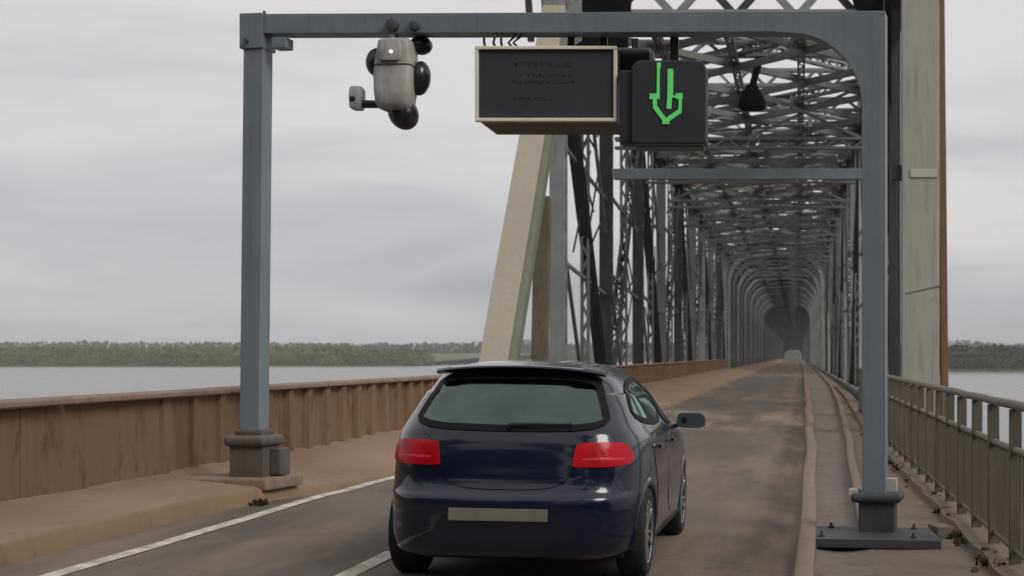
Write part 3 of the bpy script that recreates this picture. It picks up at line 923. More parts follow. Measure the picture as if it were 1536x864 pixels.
loft_box(MB(), [sec(97, 581, 609, -0.235, -0.19), sec(94, 579, 612, -0.24, -0.19), sec(74, 580, 613, -0.235, -0.19), sec(68, 583, 609, -0.225, -0.19)]).build('lens_cover', M['housing'], cc, smooth='auto')
MB().lathe([(-0.012, 0.001), (-0.009, 0.012), (0.0, 0.016), (0.01, 0.016)], 12, 'y', (xx(598.5), -0.245, zz(85))).build('indicator_lamp', M['spark'], cc, smooth=True)
def dome(cx, cz, rx, rz_, ry, cy, tilt=0.0, flat=0):
    mb = MB(); N, K2 = 22, 14
    for j in range(K2 + 1):
        t = math.pi * j / K2
        for i in range(N):
            a = 2 * math.pi * i / N
            u, w = rx * math.sin(t) * math.cos(a), rz_ * math.cos(t)
            y = ry * math.sin(t) * math.sin(a)
            mb.v.append((cx + u * math.cos(tilt) + w * math.sin(tilt), cy + y, cz - u * math.sin(tilt) + w * math.cos(tilt)))
    for j in range(K2):
        for i in range(N):
            mb.f.append((j * N + i, j * N + (i + 1) % N, (j + 1) * N + (i + 1) % N, (j + 1) * N + i))
    return mb.build('dome', M['dome'], cc, smooth=True)
dome(xx(566), zz(93), 0.115, 0.135, 0.12, 0.02)
dome(xx(628), zz(66), 0.105, 0.088, 0.11, 0.08)
dome(xx(629), zz(117), 0.095, 0.16, 0.12, 0.03, 0.12)
dome(xx(605), zz(170), 0.135, 0.16, 0.14, 0.0, -0.5)
MB().tube([(xx(572), -0.03, zz(157)), (xx(540), -0.03, zz(156.5))], 0.037, 12).build('arm', M['black'], cc, smooth='auto')
loft_box(MB(), [sec(165, 530, 543, -0.09, 0.04), sec(162, 527, 545, -0.10, 0.05), sec(150, 526, 546, -0.10, 0.05), sec(136, 526.5, 546, -0.10, 0.05), sec(131, 529, 543, -0.09, 0.04)]).build('sensor_head', M['housing'], cc, smooth='auto')
MB().lathe([(-0.014, 0.001), (-0.010, 0.024), (0.0, 0.028), (0.014, 0.028)], 14, 'y', (xx(533), -0.10, zz(150))).build('sensor_lens', M['black'], cc, smooth='auto')
MB().box((xx(592), -0.02, zz(60)), (0.05, 0.12, 0.10)).build('mount', M['housing'], cc)
for (px, py, r) in ((594.5, 42, 0.060), (629, 43.5, 0.048)):
    MB().lathe([(-0.05, 0.001), (-0.052, r * 0.72), (-0.045, r * 0.95), (-0.02, r), (0.02, r)], 22, 'y', (xx(px), -0.115, zz(py))).build('clamp_knob', M['plinth_dark'], cc, smooth='auto')

# ------------------------------------------------------------------ the truss bridge
br = empty('truss_bridge', (0, 0, 0), (0, 0, -0.003))
tag(br, 'long steel through truss bridge with laced overhead bracing', 'bridge')
XL, XR_, TOP, BOT = -6.45, 2.6, 11.0, -0.1
P0, PL_, NPAN = 41.3, 10.3, 58
def H(mb, p, q, w, d):
    """H section: two flange plates w wide, d apart, and a web"""
    p, q = Vector(p), Vector(q)
    dr = (q - p).normalized(); n_ = dr.cross(Vector((1, 0, 0))).normalized()
    for s_ in (-1, 1):
        mb.bar(p + n_ * d / 2 * s_, q + n_ * d / 2 * s_, w, 0.05)
    mb.bar(p, q, 0.06, d - 0.05)
    return mb
def lacing(p, q, w, d, pitch, ref=(1, 0, 0), sides=(0, 1, 2, 3), bw=0.05):
    p, q = Vector(p), Vector(q)
    L = (q - p).length; dr = (q - p) / L
    a = Vector(ref); a = (a - dr * a.dot(dr)).normalized(); b = dr.cross(a)
    mb = MB(); n_ = max(2, int(L / pitch))
    for sd in sides:
        u, v_, hw, hd = (a, b, w / 2, d / 2) if sd % 2 == 0 else (b, a, d / 2, w / 2)
        o = v_ * hd * (1 if sd < 2 else -1)
        for i in range(n_):
            s_ = 1 if i % 2 else -1
            mb.bar(p + dr * (L * i / n_) + o - u * hw * s_, p + dr * (L * (i + 1) / n_) + o + u * hw * s_, bw, 0.02, tuple(u), caps=False)
    return mb
def laced(name, mat, p, q, w, d, pitch=0.6, ref=(1, 0, 0), ang=0.09, bw=0.06):
    pp, qq = Vector(p), Vector(q)
    dr = (qq - pp).normalized(); a = Vector(ref); a = (a - dr * a.dot(dr)).normalized(); b = dr.cross(a)
    mb = MB()
    for i in (-1, 1):
        for j in (-1, 1):
            o = a * (w / 2 - ang / 2) * i + b * (d / 2 - ang / 2) * j
            mb.bar(pp + o, qq + o, ang, ang, ref)
    o = mb.build(name, mat, br, clean=False)
    c = lacing(p, q, w - 0.04, d - 0.04, pitch, ref, bw=bw).build('lacing', mat, o, clean=False)
    c['kind'] = 'stuff'
    return o
def copies(src, ks, mats=None):
    for k in ks:
        c = dup(src, br, (0, PL_ * k, 0))
        if mats:
            c.material_slots[0].link = 'OBJECT'; c.material_slots[0].material = mats(k)
    return
ALL = range(1, NPAN + 1)
# end posts
e1, e2 = Vector((XL, 31.6, 0.0)), Vector((XL, P0, TOP + 0.2))
dr = (e2 - e1).normalized(); nrm = -dr.cross(Vector((1, 0, 0))).normalized()
mb = MB()
mb.bar(e1 - dr * 0.6 - nrm * -0.30, e2 + dr * 1.2 - nrm * -0.30, 0.61, 0.06)
o = mb.build('end_post', M['cream'], br, bevel=0.01, seg=1)
mb = MB()
for s_ in (-0.26, 0.26):
    mb.bar(e1 - dr * 0.6 + Vector((s_, 0, 0)), e2 + dr * 1.2 + Vector((s_, 0, 0)), 0.05, 0.54)
mb.bar(e1 - dr * 0.6 - nrm * 0.30, e2 + dr * 1.2 - nrm * 0.30, 0.62, 0.05)
mb.build('side_plate', M['green_steel'], o, clean=False)
off = Vector((0.385, 0, 0)) + nrm * 0.10
MB().bar(e1 - dr * 0.6 + off, e2 + dr * 1.2 + off, 0.16, 0.34).build('inner_channel', M['green_steel'], o, clean=False)
MB().bar((XL + 0.36, 36.0, 0.0), (XL + 0.26, 37.2, 5.4), 0.38, 0.3).build('rusty_brace', M['rust_brown'], br, bevel=0.03)
# right portal column: broad pale face, dark inner edge, rust streaked outer flange
o = MB().box((2.56, 32.0, 5.6), (0.78, 0.12, 15.2)).build('portal_column', M['cream_grey'], br, bevel=0.015, seg=1)
MB().box((2.56, 32.36, 5.6), (0.74, 0.56, 15.2)).build('side_plate', M['steel_mid'], o, bevel=0.01, seg=1)
MB().bar((3.09, 32.1, -2), (2.94, 32.1, 13.2), 0.15, 0.3).build('outer_flange', M['rust'], o, bevel=0.01, seg=1)
MB().box((2.62, 31.925, 5.36), (0.56, 0.03, 0.17)).build('band_plate', M['pale_concrete'], o, bevel=0.006, seg=1)
MB().bar((2.25, 31.935, 2.86), (2.99, 31.935, 3.02), 0.012, 0.025, (0, 1, 0)).build('seam', M['steel_mid'], o)
MB().box((2.06, 32.2, 5.4), (0.22, 0.3, 0.3)).build('bracket', M['steel_dark'], o)
# chords
def ch(name, x, z, w, h, mat):
    mb = MB()
    mb.box((x - w / 2 + 0.03, P0 + PL_ / 2, z), (0.05, PL_ - 0.01, h)); mb.box((x + w / 2 - 0.03, P0 + PL_ / 2, z), (0.05, PL_ - 0.01, h))
    mb.box((x, P0 + PL_ / 2, z + h / 2 + 0.02), (w, PL_ - 0.01, 0.04))
    o = mb.build(name, mat, br, clean=False)
    c = lacing((x, P0, z - h / 2), (x, P0 + PL_, z - h / 2), w, 0.04, 0.55, sides=(0,)).build('lacing', mat, o, clean=False); c['kind'] = 'stuff'
    return o
for x in (XL, XR_):
    copies(ch('top_chord', x, TOP, 0.6, 0.6, M['steel_mid']), range(1, NPAN))
    b_ = MB().box((x, P0 + PL_ / 2, BOT), (0.55, PL_ - 0.01, 0.6)).build('bottom_chord', M['steel_mid'], br)
    copies(b_, list(range(1, NPAN)) + [-1])
# verticals
cyc_l = [M['steel_grey'], M['steel_dark'], M['steel_dark'], M['steel_mid'], M['steel_dark'], M['steel_mid'], M['steel_grey'], M['steel_mid']]
cyc_r = [M['steel_dark'], M['steel_mid'], M['steel_pale'], M['steel_grey'], M['steel_grey'], M['steel_mid']]
for x, cyc in ((XL, cyc_l), (XR_, cyc_r)):
    v_ = H(MB(), (x, P0, BOT), (x, P0, TOP - 0.2), 0.42 if x < 0 else 0.30, 0.40).build('vertical', cyc[0], br, clean=False)
    c = lacing((x, P0, BOT), (x, P0, TOP), 0.38 if x < 0 else 0.28, 0.40, 0.5, sides=(1, 3)).build('lacing', cyc[0], v_, clean=False); c['kind'] = 'stuff'
    copies(v_, ALL, lambda k, cyc=cyc: cyc[k % len(cyc)] if k < 8 else cyc[(k * 3 + k // 3) % len(cyc)])
    g = MB().box((x - 0.32, P0, TOP - 0.3), (0.03, 1.5, 1.1)).box((x + 0.32, P0, TOP - 0.3), (0.03, 1.5, 1.1)).build('gusset', M['steel_dark'], br)
    copies(g, ALL)
# diagonals, alternating; sub struts and sub diagonals
for x in (XL, XR_):
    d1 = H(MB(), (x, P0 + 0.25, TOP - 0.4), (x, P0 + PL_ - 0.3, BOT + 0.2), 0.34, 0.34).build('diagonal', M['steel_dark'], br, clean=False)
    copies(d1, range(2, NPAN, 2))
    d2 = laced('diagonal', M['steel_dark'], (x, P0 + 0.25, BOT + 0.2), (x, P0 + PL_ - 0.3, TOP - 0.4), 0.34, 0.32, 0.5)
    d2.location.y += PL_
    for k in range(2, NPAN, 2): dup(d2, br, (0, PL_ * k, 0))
    for zs in (3.9, 7.1):
        s1 = MB().bar((x, P0, zs + 0.3), (x, P0 + PL_, zs - 0.3), 0.09, 0.09).build('sub_strut', M['steel_mid'], br, clean=False)
        for k in range(1, 24):
            c = dup(s1, br, (0, PL_ * k, rnd.uniform(-0.5, 0.5)))
    s2 = laced('sub_vertical', M['steel_mid'], (x, P0 + PL_ / 2, BOT), (x, P0 + PL_ / 2, TOP), 0.26, 0.26, 0.45, ang=0.07)
    copies(s2, range(1, NPAN))
    s3 = MB().bar((x, P0 + 0.2, 5.4), (x, P0 + PL_ / 2, BOT + 0.2), 0.10, 0.10).build('sub_diagonal', M['steel_mid'], br, clean=False); copies(s3, range(1, NPAN))
    s3 = MB().bar((x, P0 + PL_ / 2, TOP - 0.3), (x, P0 + PL_ - 0.1, 5.5), 0.10, 0.10).build('sub_diagonal', M['steel_mid'], br, clean=False); copies(s3, range(1, NPAN))
# top lateral bracing: laced diagonals and struts
XA, XB = XL + 0.3, XR_ - 0.3
la = laced('lateral_brace', M['steel_grey'], (XA, P0, TOP + 0.1), (XB, P0 + PL_, TOP + 0.1), 0.30, 0.26, 0.5, (0, 0, 1), 0.08)
copies(la, range(1, NPAN))
lb = laced('lateral_brace', M['steel_mid'], (XB, P0, TOP - 0.22), (XA, P0 + PL_, TOP - 0.22), 0.30, 0.26, 0.5, (0, 0, 1), 0.08)
copies(lb, range(1, NPAN))
for yo, mt in ((PL_ / 2, M['steel_mid']),):
    st = laced('lateral_strut', mt, (XA, P0 + yo, TOP - 0.15), (XB, P0 + yo, TOP - 0.15), 0.5, 0.4, 0.55, (0, 0, 1), 0.09)
    copies(st, range(1, NPAN))
# sway frames at every node
ts = laced('sway_strut', M['steel_grey'], (XA, P0 + PL_, TOP - 0.1), (XB, P0 + PL_, TOP - 0.1), 0.6, 0.42, 0.55, (0, 0, 1), 0.10)
for k in range(1, NPAN): dup(ts, br, (0, PL_ * k, 0))
ls_ = laced('sway_strut', M['steel_mid'], (XA, P0 + PL_, TOP - 2.3), (XB, P0 + PL_, TOP - 2.3), 0.4, 0.32, 0.45, (0, 0, 1), 0.09)
for k in range(1, 9): dup(ls_, br, (0, PL_ * k, 0))
XM = (XA + XB) / 2
for (xa, xb_, up) in ((XA, XM, 1), (XM, XB, 0)):
    for (z0, z1) in ((TOP - 2.2, TOP - 0.3), (TOP - 0.3, TOP - 2.2)):
        sb = MB().bar((xa, P0 + PL_ + (0.07 if z0 < z1 else -0.07), z0), (xb_, P0 + PL_ + (0.07 if z0 < z1 else -0.07), z1), 0.11, 0.09, (0, 1, 0)).build('sway_brace', M['steel_mid'], br, clean=False)
        for k in range(1, 9): dup(sb, br, (0, PL_ * k, 0))
# longitudinal ties under the lateral bracing
for x in (XA + 2.2, XM, XB - 2.2):
    t_ = laced('longitudinal_tie', M['steel_mid'], (x, P0, TOP - 0.5), (x, P0 + PL_, TOP - 0.5), 0.24, 0.22, 0.45, ang=0.06)
    copies(t_, range(1, NPAN))
for y0_, y1_ in ((0, PL_ / 2), (PL_ / 2, PL_)):
    for xa, xb_ in ((XA, XM), (XM, XB), (XM, XA), (XB, XM)):
        sb = MB().bar((xa, P0 + y0_, TOP - 0.62 - (0.10 if xa > xb_ else 0)), (xb_, P0 + y1_, TOP - 0.62 - (0.10 if xa > xb_ else 0)), 0.20, 0.14, (0, 0, 1)).build('ceiling_brace', M['steel_mid'], br, clean=False)
        for k in range(1, 26): dup(sb, br, (0, PL_ * k, 0))
r4 = random.Random(31)
for k in range(1, 8):
    for i in range(11):
        y0_ = P0 + PL_ * k + r4.uniform(0, PL_)
        xa, xb_ = r4.uniform(XA, XM), r4.uniform(XM, XB)
        za = TOP + r4.uniform(-1.0, 0.2)
        w_ = r4.choice((0.07, 0.09, 0.12, 0.2))
        MB().bar((xa, y0_, za), (xb_, y0_ + r4.uniform(-4.5, 4.5), za + r4.uniform(-0.5, 0.5)), w_, w_ * 0.8, (0, 0, 1)).build('tie_bar', M['steel_mid'] if i % 3 else M['steel_dark'], br, clean=False)
for k in range(0, 7):
    for i in range(9):
        y0_ = P0 + PL_ * k + r4.uniform(0, PL_ * 0.7); z0_ = r4.uniform(0.5, 8.5)
        MB().bar((XL + r4.uniform(-.15, .15), y0_, z0_), (XL + r4.uniform(-.15, .15), y0_ + r4.uniform(1.5, 4.5), z0_ + r4.uniform(-2.6, 2.8)), 0.05, 0.05).build('tie_rod', M['steel_dark'], br, clean=False)
# strong plain strut across the roadway at the first inner node
MB().box(((XA + 3.3) / 2, P0 + PL_ - 0.35, 7.62), (3.3 - XA, 0.3, 0.36)).build('cross_strut', M['gantry'], br, bevel=0.015, seg=1)
# arched sway frames deeper in, with dark ones added to darken the vault
def arch(k0, band, dp, mat, rad=2.4, leg=0.22):
    rows = []
    for (r_, xo, zo) in ((rad, 0.0, 0.0), (rad - leg, leg, -band)):
        pts = [(XA + xo, 0.1)]
        for i in range(13):
            a = math.pi - math.pi / 2 * i / 12
            pts.append((XA + xo + r_ + r_ * math.cos(a), TOP - 0.2 + zo - r_ + r_ * math.sin(a)))
        for i in range(13):
            a = math.pi / 2 - math.pi / 2 * i / 12
            pts.append((XB - xo - r_ + r_ * math.cos(a), TOP - 0.2 + zo - r_ + r_ * math.sin(a)))
        pts.append((XB - xo, 0.1))
        rows.append(pts)
    mb = MB(); a_, b_ = rows; k = len(a_); y0, y1 = P0 + PL_ * k0 - dp / 2, P0 + PL_ * k0 + dp / 2
    for (x, z) in a_: mb.v += [(x, y0, z), (x, y1, z)]
    for (x, z) in b_: mb.v += [(x, y0, z), (x, y1, z)]
    for i in range(k - 1):
        o_, q_ = 2 * i, 2 * k + 2 * i
        mb.f += [(o_, o_ + 2, q_ + 2, q_), (o_ + 1, q_ + 1, q_ + 3, o_ + 3), (o_, o_ + 1, o_ + 3, o_ + 2), (q_, q_ + 2, q_ + 3, q_ + 1)]
    return mb.build('arch_rib', mat, br, smooth='auto')
ar = arch(9, 0.52, 0.45, M['steel_grey'], 2.8, 0.26)
for k in (2, 4, 6, 8, 10, 12): dup(ar, br, (0, PL_ * k, 0))
ar = arch(10, 0.46, 0.5, M['steel_mid'], 2.8, 0.22)
for k in (2, 4, 6, 8, 10, 12): dup(ar, br, (0, PL_ * k, 0))
ar = arch(9.5, 0.34, 3.2, M['steel_dark'], 2.7, 0.14)  # dark plates added between the ribs, standing in for shade under the ceiling
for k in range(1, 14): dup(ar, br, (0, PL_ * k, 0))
ar = arch(23, 0.8, 0.6, M['steel_dark'], 3.5, 0.2)  # deep dark arches added for the gloom further in
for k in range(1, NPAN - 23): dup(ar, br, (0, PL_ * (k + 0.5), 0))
ar = arch(23.1, 0.34, 0.3, M['steel_mid'], 2.6, 0.2)
for k in range(1, NPAN - 23): dup(ar, br, (0, PL_ * k, 0))
ar = arch(NPAN - 0.3, 7.0, 0.4, M['steel_dark'], 3.0, 0.6)  # added to close the far opening and make it dark
# portal: deep laced strut, crossed braces and dark knee plates
laced('portal_strut', M['steel_grey'], (XA, P0, TOP + 1.6), (XB, P0, TOP + 1.6), 0.5, 0.4, 0.6, (0, 0, 1), 0.12)
laced('portal_strut', M['steel_grey'], (XA, P0, TOP - 0.35), (XB, P0, TOP - 0.35), 0.4, 0.4, 0.6, (0, 0, 1), 0.10)
n_ = 4
for i in range(n_):
    xa, xb_ = XA + 1.2 + (XB - XA - 1.9) * i / n_, XA + 1.2 + (XB - XA - 1.9) * (i + 1) / n_
    for s_ in (0, 1):
        za, zc = (TOP - 0.3, TOP + 1.5) if s_ == i % 2 else (TOP + 1.5, TOP - 0.3)
        MB().bar((xa, P0 + (0.06 if s_ else -0.06), za), (xb_, P0 + (0.06 if s_ else -0.06), zc), 0.10, 0.20, (0, 1, 0)).build('portal_brace', M['steel_grey'] if s_ else M['steel_dark'], br, clean=False)
MB().prism([(-6.15, 12.8), (-4.3, 12.8), (-4.55, 9.85), (-4.9, 9.45), (-5.75, 9.2), (-6.15, 8.2)], P0 - 0.33, P0 - 0.27).build('knee_plate', M['soot'], br)
MB().prism([(2.5, 12.8), (1.0, 12.8), (1.5, 10.9), (2.1, 10.3), (2.35, 8.8), (2.5, 8.0)], P0 - 0.33, P0 - 0.27).build('knee_plate', M['soot'], br)
MB().bar((XL - 0.55, 40.2, 9.8), (XL - 0.75, 40.0, 13.5), 0.16, 0.16).build('conduit', M['steel_dark'], br)
MB().prism([(-7.0, 13.2), (-5.72, 13.2), (-5.72, 9.9), (-6.2, 9.6), (-6.75, 10.4)], P0 - 0.75, P0 - 0.70).build('gusset_plate', M['steel_grey'], br)
for i in range(5):
    for x in (-6.6, -5.85):
        MB().lathe([(-0.02, 0.001), (-0.015, 0.03), (0.01, 0.045)], 8, 'y', (x, P0 - 0.755, 10.5 + 0.5 * i)).build('rivet', M['steel_grey'], br, smooth=True)
# lamp hanging from the bracing
hl = empty('hanging_lamp', (-1.25, 46.4, 9.0))
tag(hl, 'black bell shaped lamp hanging from the bridge bracing', 'lamp')
MB().lathe([(0.0, 0.001), (0.0, 0.33), (0.05, 0.42), (0.30, 0.40), (0.55, 0.27), (0.75, 0.16), (0.80, 0.001)], 22, 'z').build('lamp_shade', M['soot'], hl, smooth='auto')
MB().bar((0.02, 0, 0.75), (0.28, 0.05, 1.72), 0.20, 0.16).build('hanger', M['soot'], hl)
# small marker post on the parapet
mp = empty('marker_post', (-5.97, 60.4, 1.2))
tag(mp, 'thin dark marker post with a small plate on the parapet', 'marker post')
MB().box((0, 0, 0.4), (0.09, 0.09, 0.8)).build('stem', M['black'], mp)
MB().box((0, -0.06, 0.72), (0.20, 0.03, 0.28)).build('plate', M['black'], mp)

# ------------------------------------------------------------------ the car
car = empty('car', (-1.88, 12.15, 0.022), (0, R(1.0), R(-1.2)))
tag(car, 'dark navy hatchback driving under the gantry, seen from behind', 'car')
T = [  # z, half width, rear y, front y, corner exponent
    (0.19, 0.82, -1.92, 1.95, 5.2), (0.235, 0.866, -2.00, 2.04, 5.6), (0.33, 0.884, -2.045, 2.10, 5.8), (0.44, 0.890, -2.062, 2.13, 5.6),
    (0.54, 0.893, -2.07, 2.14, 5.6), (0.605, 0.895, -2.06, 2.14, 5.6), (0.65, 0.895, -2.015, 2.13, 5.8), (0.72, 0.893, -1.985, 2.10, 6.0), (0.82, 0.888, -1.97, 1.98, 6.0),
    (0.90, 0.880, -1.955, 1.72, 5.8), (0.96, 0.868, -1.94, 1.35, 5.6), (1.00, 0.855, -1.925, 1.05, 5.4), (1.05, 0.830, -1.90, 0.90, 5.4),
    (1.14, 0.785, -1.825, 0.72, 5.2), (1.24, 0.735, -1.735, 0.50, 5.0), (1.33, 0.685, -1.645, 0.26, 4.8), (1.405, 0.635, -1.57, 0.06, 4.6),
    (1.455, 0.575, -1.49, -0.06, 4.2), (1.489, 0.47, -1.36, -0.18, 3.6), (1.508, 0.32, -1.14, -0.34, 3.0), (1.514, 0.12, -0.85, -0.58, 2.4)]
def cat(tab, t):
    i = min(int(t), len(tab) - 2); f = t - i
    p0, p1, p2, p3 = (tab[max(0, min(len(tab) - 1, i + d))] for d in (-1, 0, 1, 2))
    return [0.5 * (2 * b + (c - a) * f + (2 * a - 5 * b + 4 * c - d) * f * f + (3 * b - a - 3 * c + d) * f ** 3) for a, b, c, d in zip(p0, p1, p2, p3)]
NR, NS = 130, 168
bv, bf = [], []
for i in range(NR):
    z, w, yr, yf, ex = cat(T, (len(T) - 1) * i / (NR - 1))
    yc = (yr + yf) / 2; hl_ = (yf - yr) / 2
    raw = []
    for k in range(720):
        a = 2 * math.pi * k / 720
        c, s_ = math.cos(a), math.sin(a)
        raw.append((w * math.copysign(abs(c) ** (2 / ex), c), yc + hl_ * math.copysign(abs(s_) ** (2 / ex), s_)))
    cum = [0]
    for k in range(720):
        (xa, ya), (xb_, yb_) = raw[k], raw[(k + 1) % 720]
        cum.append(cum[-1] + math.hypot(xb_ - xa, yb_ - ya))
    j = 0
    for k in range(NS):
        tgt = cum[-1] * k / NS
        while cum[j + 1] < tgt: j += 1
        f_ = (tgt - cum[j]) / (cum[j + 1] - cum[j] + 1e-12)
        (xa, ya), (xb_, yb_) = raw[j], raw[(j + 1) % 720]
        x, y = xa + (xb_ - xa) * f_, ya + (yb_ - ya) * f_
        zz_ = z - (0.035 * max(0, (y - 0.2)) ** 2 * (1 if z > 1.2 else 0) if z > 1.2 else 0)
        # rear bumper and hatch bow slightly across; shoulders tuck in along the sides
        bv.append((x, y, z - (0.012 * x * x / 0.25 if 1.30 < z else 0)))
for i in range(NR - 1):
    for k in range(NS):
        bf.append((i * NS + k, i * NS + (k + 1) % NS, (i + 1) * NS + (k + 1) % NS, (i + 1) * NS + k))
bf.append(tuple((NR - 1) * NS + k for k in range(NS)))
bvh = BVHTree.FromPolygons([Vector(p) for p in bv], bf)
bm = bmesh.new()
vs_ = [bm.verts.new(p) for p in bv]
for f_ in bf: bm.faces.new([vs_[k] for k in f_])
bmesh.ops.recalc_face_normals(bm, faces=bm.faces)

DIRS = {'rear': (Vector((0, 1, 0)), lambda u, v: Vector((u, -5, v))), 'front': (Vector((0, -1, 0)), lambda u, v: Vector((u, 5, v))),
        'right': (Vector((-1, 0, 0)), lambda u, v: Vector((5, u, v))), 'left': (Vector((1, 0, 0)), lambda u, v: Vector((-5, u, v)))}
def proj(side, u, v, off):
    d, o = DIRS[side]
    loc, nor, idx, dist = bvh.ray_cast(o(u, v), d)
    if loc is None: return None
    if nor.dot(d) > 0: nor = -nor
    return loc + nor * off
def chaikin(p, it=2, q=0.22):
    for _ in range(it):
        o = []
        for i in range(len(p)):
            a, b = p[i], p[(i + 1) % len(p)]
            o += [(a[0] + (b[0] - a[0]) * q, a[1] + (b[1] - a[1]) * q), (a[0] + (b[0] - a[0]) * (1 - q), a[1] + (b[1] - a[1]) * (1 - q))]
        p = o
    return p
def dens(p, st=0.03):
    o = []
    for i in range(len(p)):
        a, b = p[i], p[(i + 1) % len(p)]
        n_ = max(1, int(math.hypot(b[0] - a[0], b[1] - a[1]) / st))
        o += [(a[0] + (b[0] - a[0]) * k / n_, a[1] + (b[1] - a[1]) * k / n_) for k in range(n_)]
    return o
def inset(p, d):
    """move each boundary point in by d along the local inward normal"""
    n_ = len(p); area = sum(p[i][0] * p[(i + 1) % n_][1] - p[(i + 1) % n_][0] * p[i][1] for i in range(n_))
    sg_ = 1 if area > 0 else -1
    o = []
    for i in range(n_):
        (xa, ya), (xb_, yb_) = p[i - 1], p[(i + 1) % n_]
        tx_, ty_ = xb_ - xa, yb_ - ya; l_ = math.hypot(tx_, ty_) + 1e-9
        o.append((p[i][0] - sg_ * ty_ / l_ * d, p[i][1] + sg_ * tx_ / l_ * d))
    return o
def panel(name, side, poly, mat, off, ring=None, edge=0.0, parent=car, rounds=2, smooth=True, rings=9):
    """patch of the body surface, lifted by off; ring = width of a band only; edge = depth of a rim folded back to the body"""
    p = dens(chaikin(poly, rounds) if rounds else poly)
    loops = []
    if edge: loops.append((p, off - edge))
    if ring is not None:
        loops += [(p, off), (inset(p, ring * 0.5), off), (inset(p, ring), off)]
    else:
        cx, cz = sum(a for a, b in p) / len(p), sum(b for a, b in p) / len(p)
        if edge: loops.append((inset(p, 0.004), off))
        for k in range(0, rings):
            f_ = 1 - k / rings
            base = inset(p, 0.008) if edge else p
            loops.append(([(cx + (a - cx) * f_, cz + (b - cz) * f_) for a, b in base], off))
        loops.append(([(cx, cz)] * len(p), off))
    vv, ff = [], []
    for pts, of in loops:
        for (u, v) in pts:
            q = proj(side, u, v, of)
            vv.append(q)
    n_ = len(p)
    for j in range(len(loops) - 1):
        for i in range(n_):
            ids = (j * n_ + i, j * n_ + (i + 1) % n_, (j + 1) * n_ + (i + 1) % n_, (j + 1) * n_ + i)
            if all(vv[t] is not None for t in ids): ff.append(ids)
    used = sorted({t for f_ in ff for t in f_}); mp_ = {t: i for i, t in enumerate(used)}
    me = bpy.data.meshes.new(name)
    me.from_pydata([tuple(vv[t]) for t in used], [], [tuple(mp_[t] for t in f_) for f_ in ff])
    b2 = bmesh.new(); b2.from_mesh(me)
    bmesh.ops.remove_doubles(b2, verts=b2.verts, dist=1e-5)
    bmesh.ops.recalc_face_normals(b2, faces=b2.faces)
    d = DIRS[side][0]
    if sum(f_.normal.dot(d) * f_.calc_area() for f_ in b2.faces) > 0:
        bmesh.ops.reverse_faces(b2, faces=b2.faces)
    b2.to_mesh(me); b2.free()
    for pl in me.polygons: pl.use_smooth = True
    me.set_sharp_from_angle(angle=R(45))
    me.materials.append(mat)
    o = bpy.data.objects.new(name, me); COL.objects.link(o); o.parent = parent
    return o
def inside(p, u, v):
    c = False
    for i in range(len(p)):
        (xa, ya), (xb_, yb_) = p[i - 1], p[i]
        if (ya > v) != (yb_ > v) and u < (xb_ - xa) * (v - ya) / (yb_ - ya) + xa: c = not c
    return c
REAR_W = [(-0.665, 1.065), (0.0, 1.045), (0.665, 1.065), (0.60, 1.24), (0.525, 1.405), (0.0, 1.415), (-0.525, 1.405), (-0.60, 1.24)]
FRONT_W = [(-0.70, 1.02), (0.70, 1.02), (0.55, 1.37), (-0.55, 1.37)]
SIDE_R = [(-1.46, 1.10), (-0.14, 1.03), (-0.14, 1.385), (-0.88, 1.38), (-1.25, 1.30)]
SIDE_F = [(-0.06, 1.03), (0.82, 1.01), (0.30, 1.30), (0.10, 1.372), (-0.06, 1.385)]
holes = []
for side, p in (('rear', REAR_W), ('front', FRONT_W), ('right', SIDE_R), ('right', SIDE_F), ('left', SIDE_R), ('left', SIDE_F)):
    holes.append((side, inset(dens(chaikin(p)), 0.012)))
WR, YA, YF = 0.318, -1.30, 1.28
kill = []
for f_ in bm.faces:
    c = f_.calc_center_median(); hit = False
    for side, p in holes:
        ok = {'rear': c.y < -1.3, 'front': c.y > -0.1, 'right': c.x > 0.4, 'left': c.x < -0.4}[side]
        if ok and all(inside(p, *((v_.co.x, v_.co.z) if side in ('rear', 'front') else (v_.co.y, v_.co.z))) for v_ in f_.verts): hit = True
    if abs(c.x) > 0.6 and c.z < 0.75:
        for ya in (YA, YF):
            if all(math.hypot(v_.co.y - ya, v_.co.z - WR) < 0.352 for v_ in f_.verts): hit = True
    if hit: kill.append(f_)
bmesh.ops.delete(bm, geom=kill, context='FACES')
me = bpy.data.meshes.new('body'); bm.to_mesh(me); bm.free()
for pl in me.polygons: pl.use_smooth = True
me.materials.append(M['paint'])
body = bpy.data.objects.new('body', me); COL.objects.link(body); body.parent = car
MB().box((0, 0.05, 0.21), (1.5, 3.5, 0.05)).build('floor_pan', M['interior'], car)
# glass
for side, p, nm in (('rear', REAR_W, 'rear_window'), ('front', FRONT_W, 'windscreen'), ('right', SIDE_R, 'side_window'), ('right', SIDE_F, 'side_window'), ('left', SIDE_R, 'side_window'), ('left', SIDE_F, 'side_window')):
    big = inset(dens(chaikin(p)), -0.012)
    gls = panel(nm, side, big, M['glass'], 0.006, rounds=0)
    panel('window_surround', side, big, M['frit'], 0.0075, ring=0.042 if side in ('rear', 'front') else 0.04, edge=0.008, parent=gls, rounds=0)
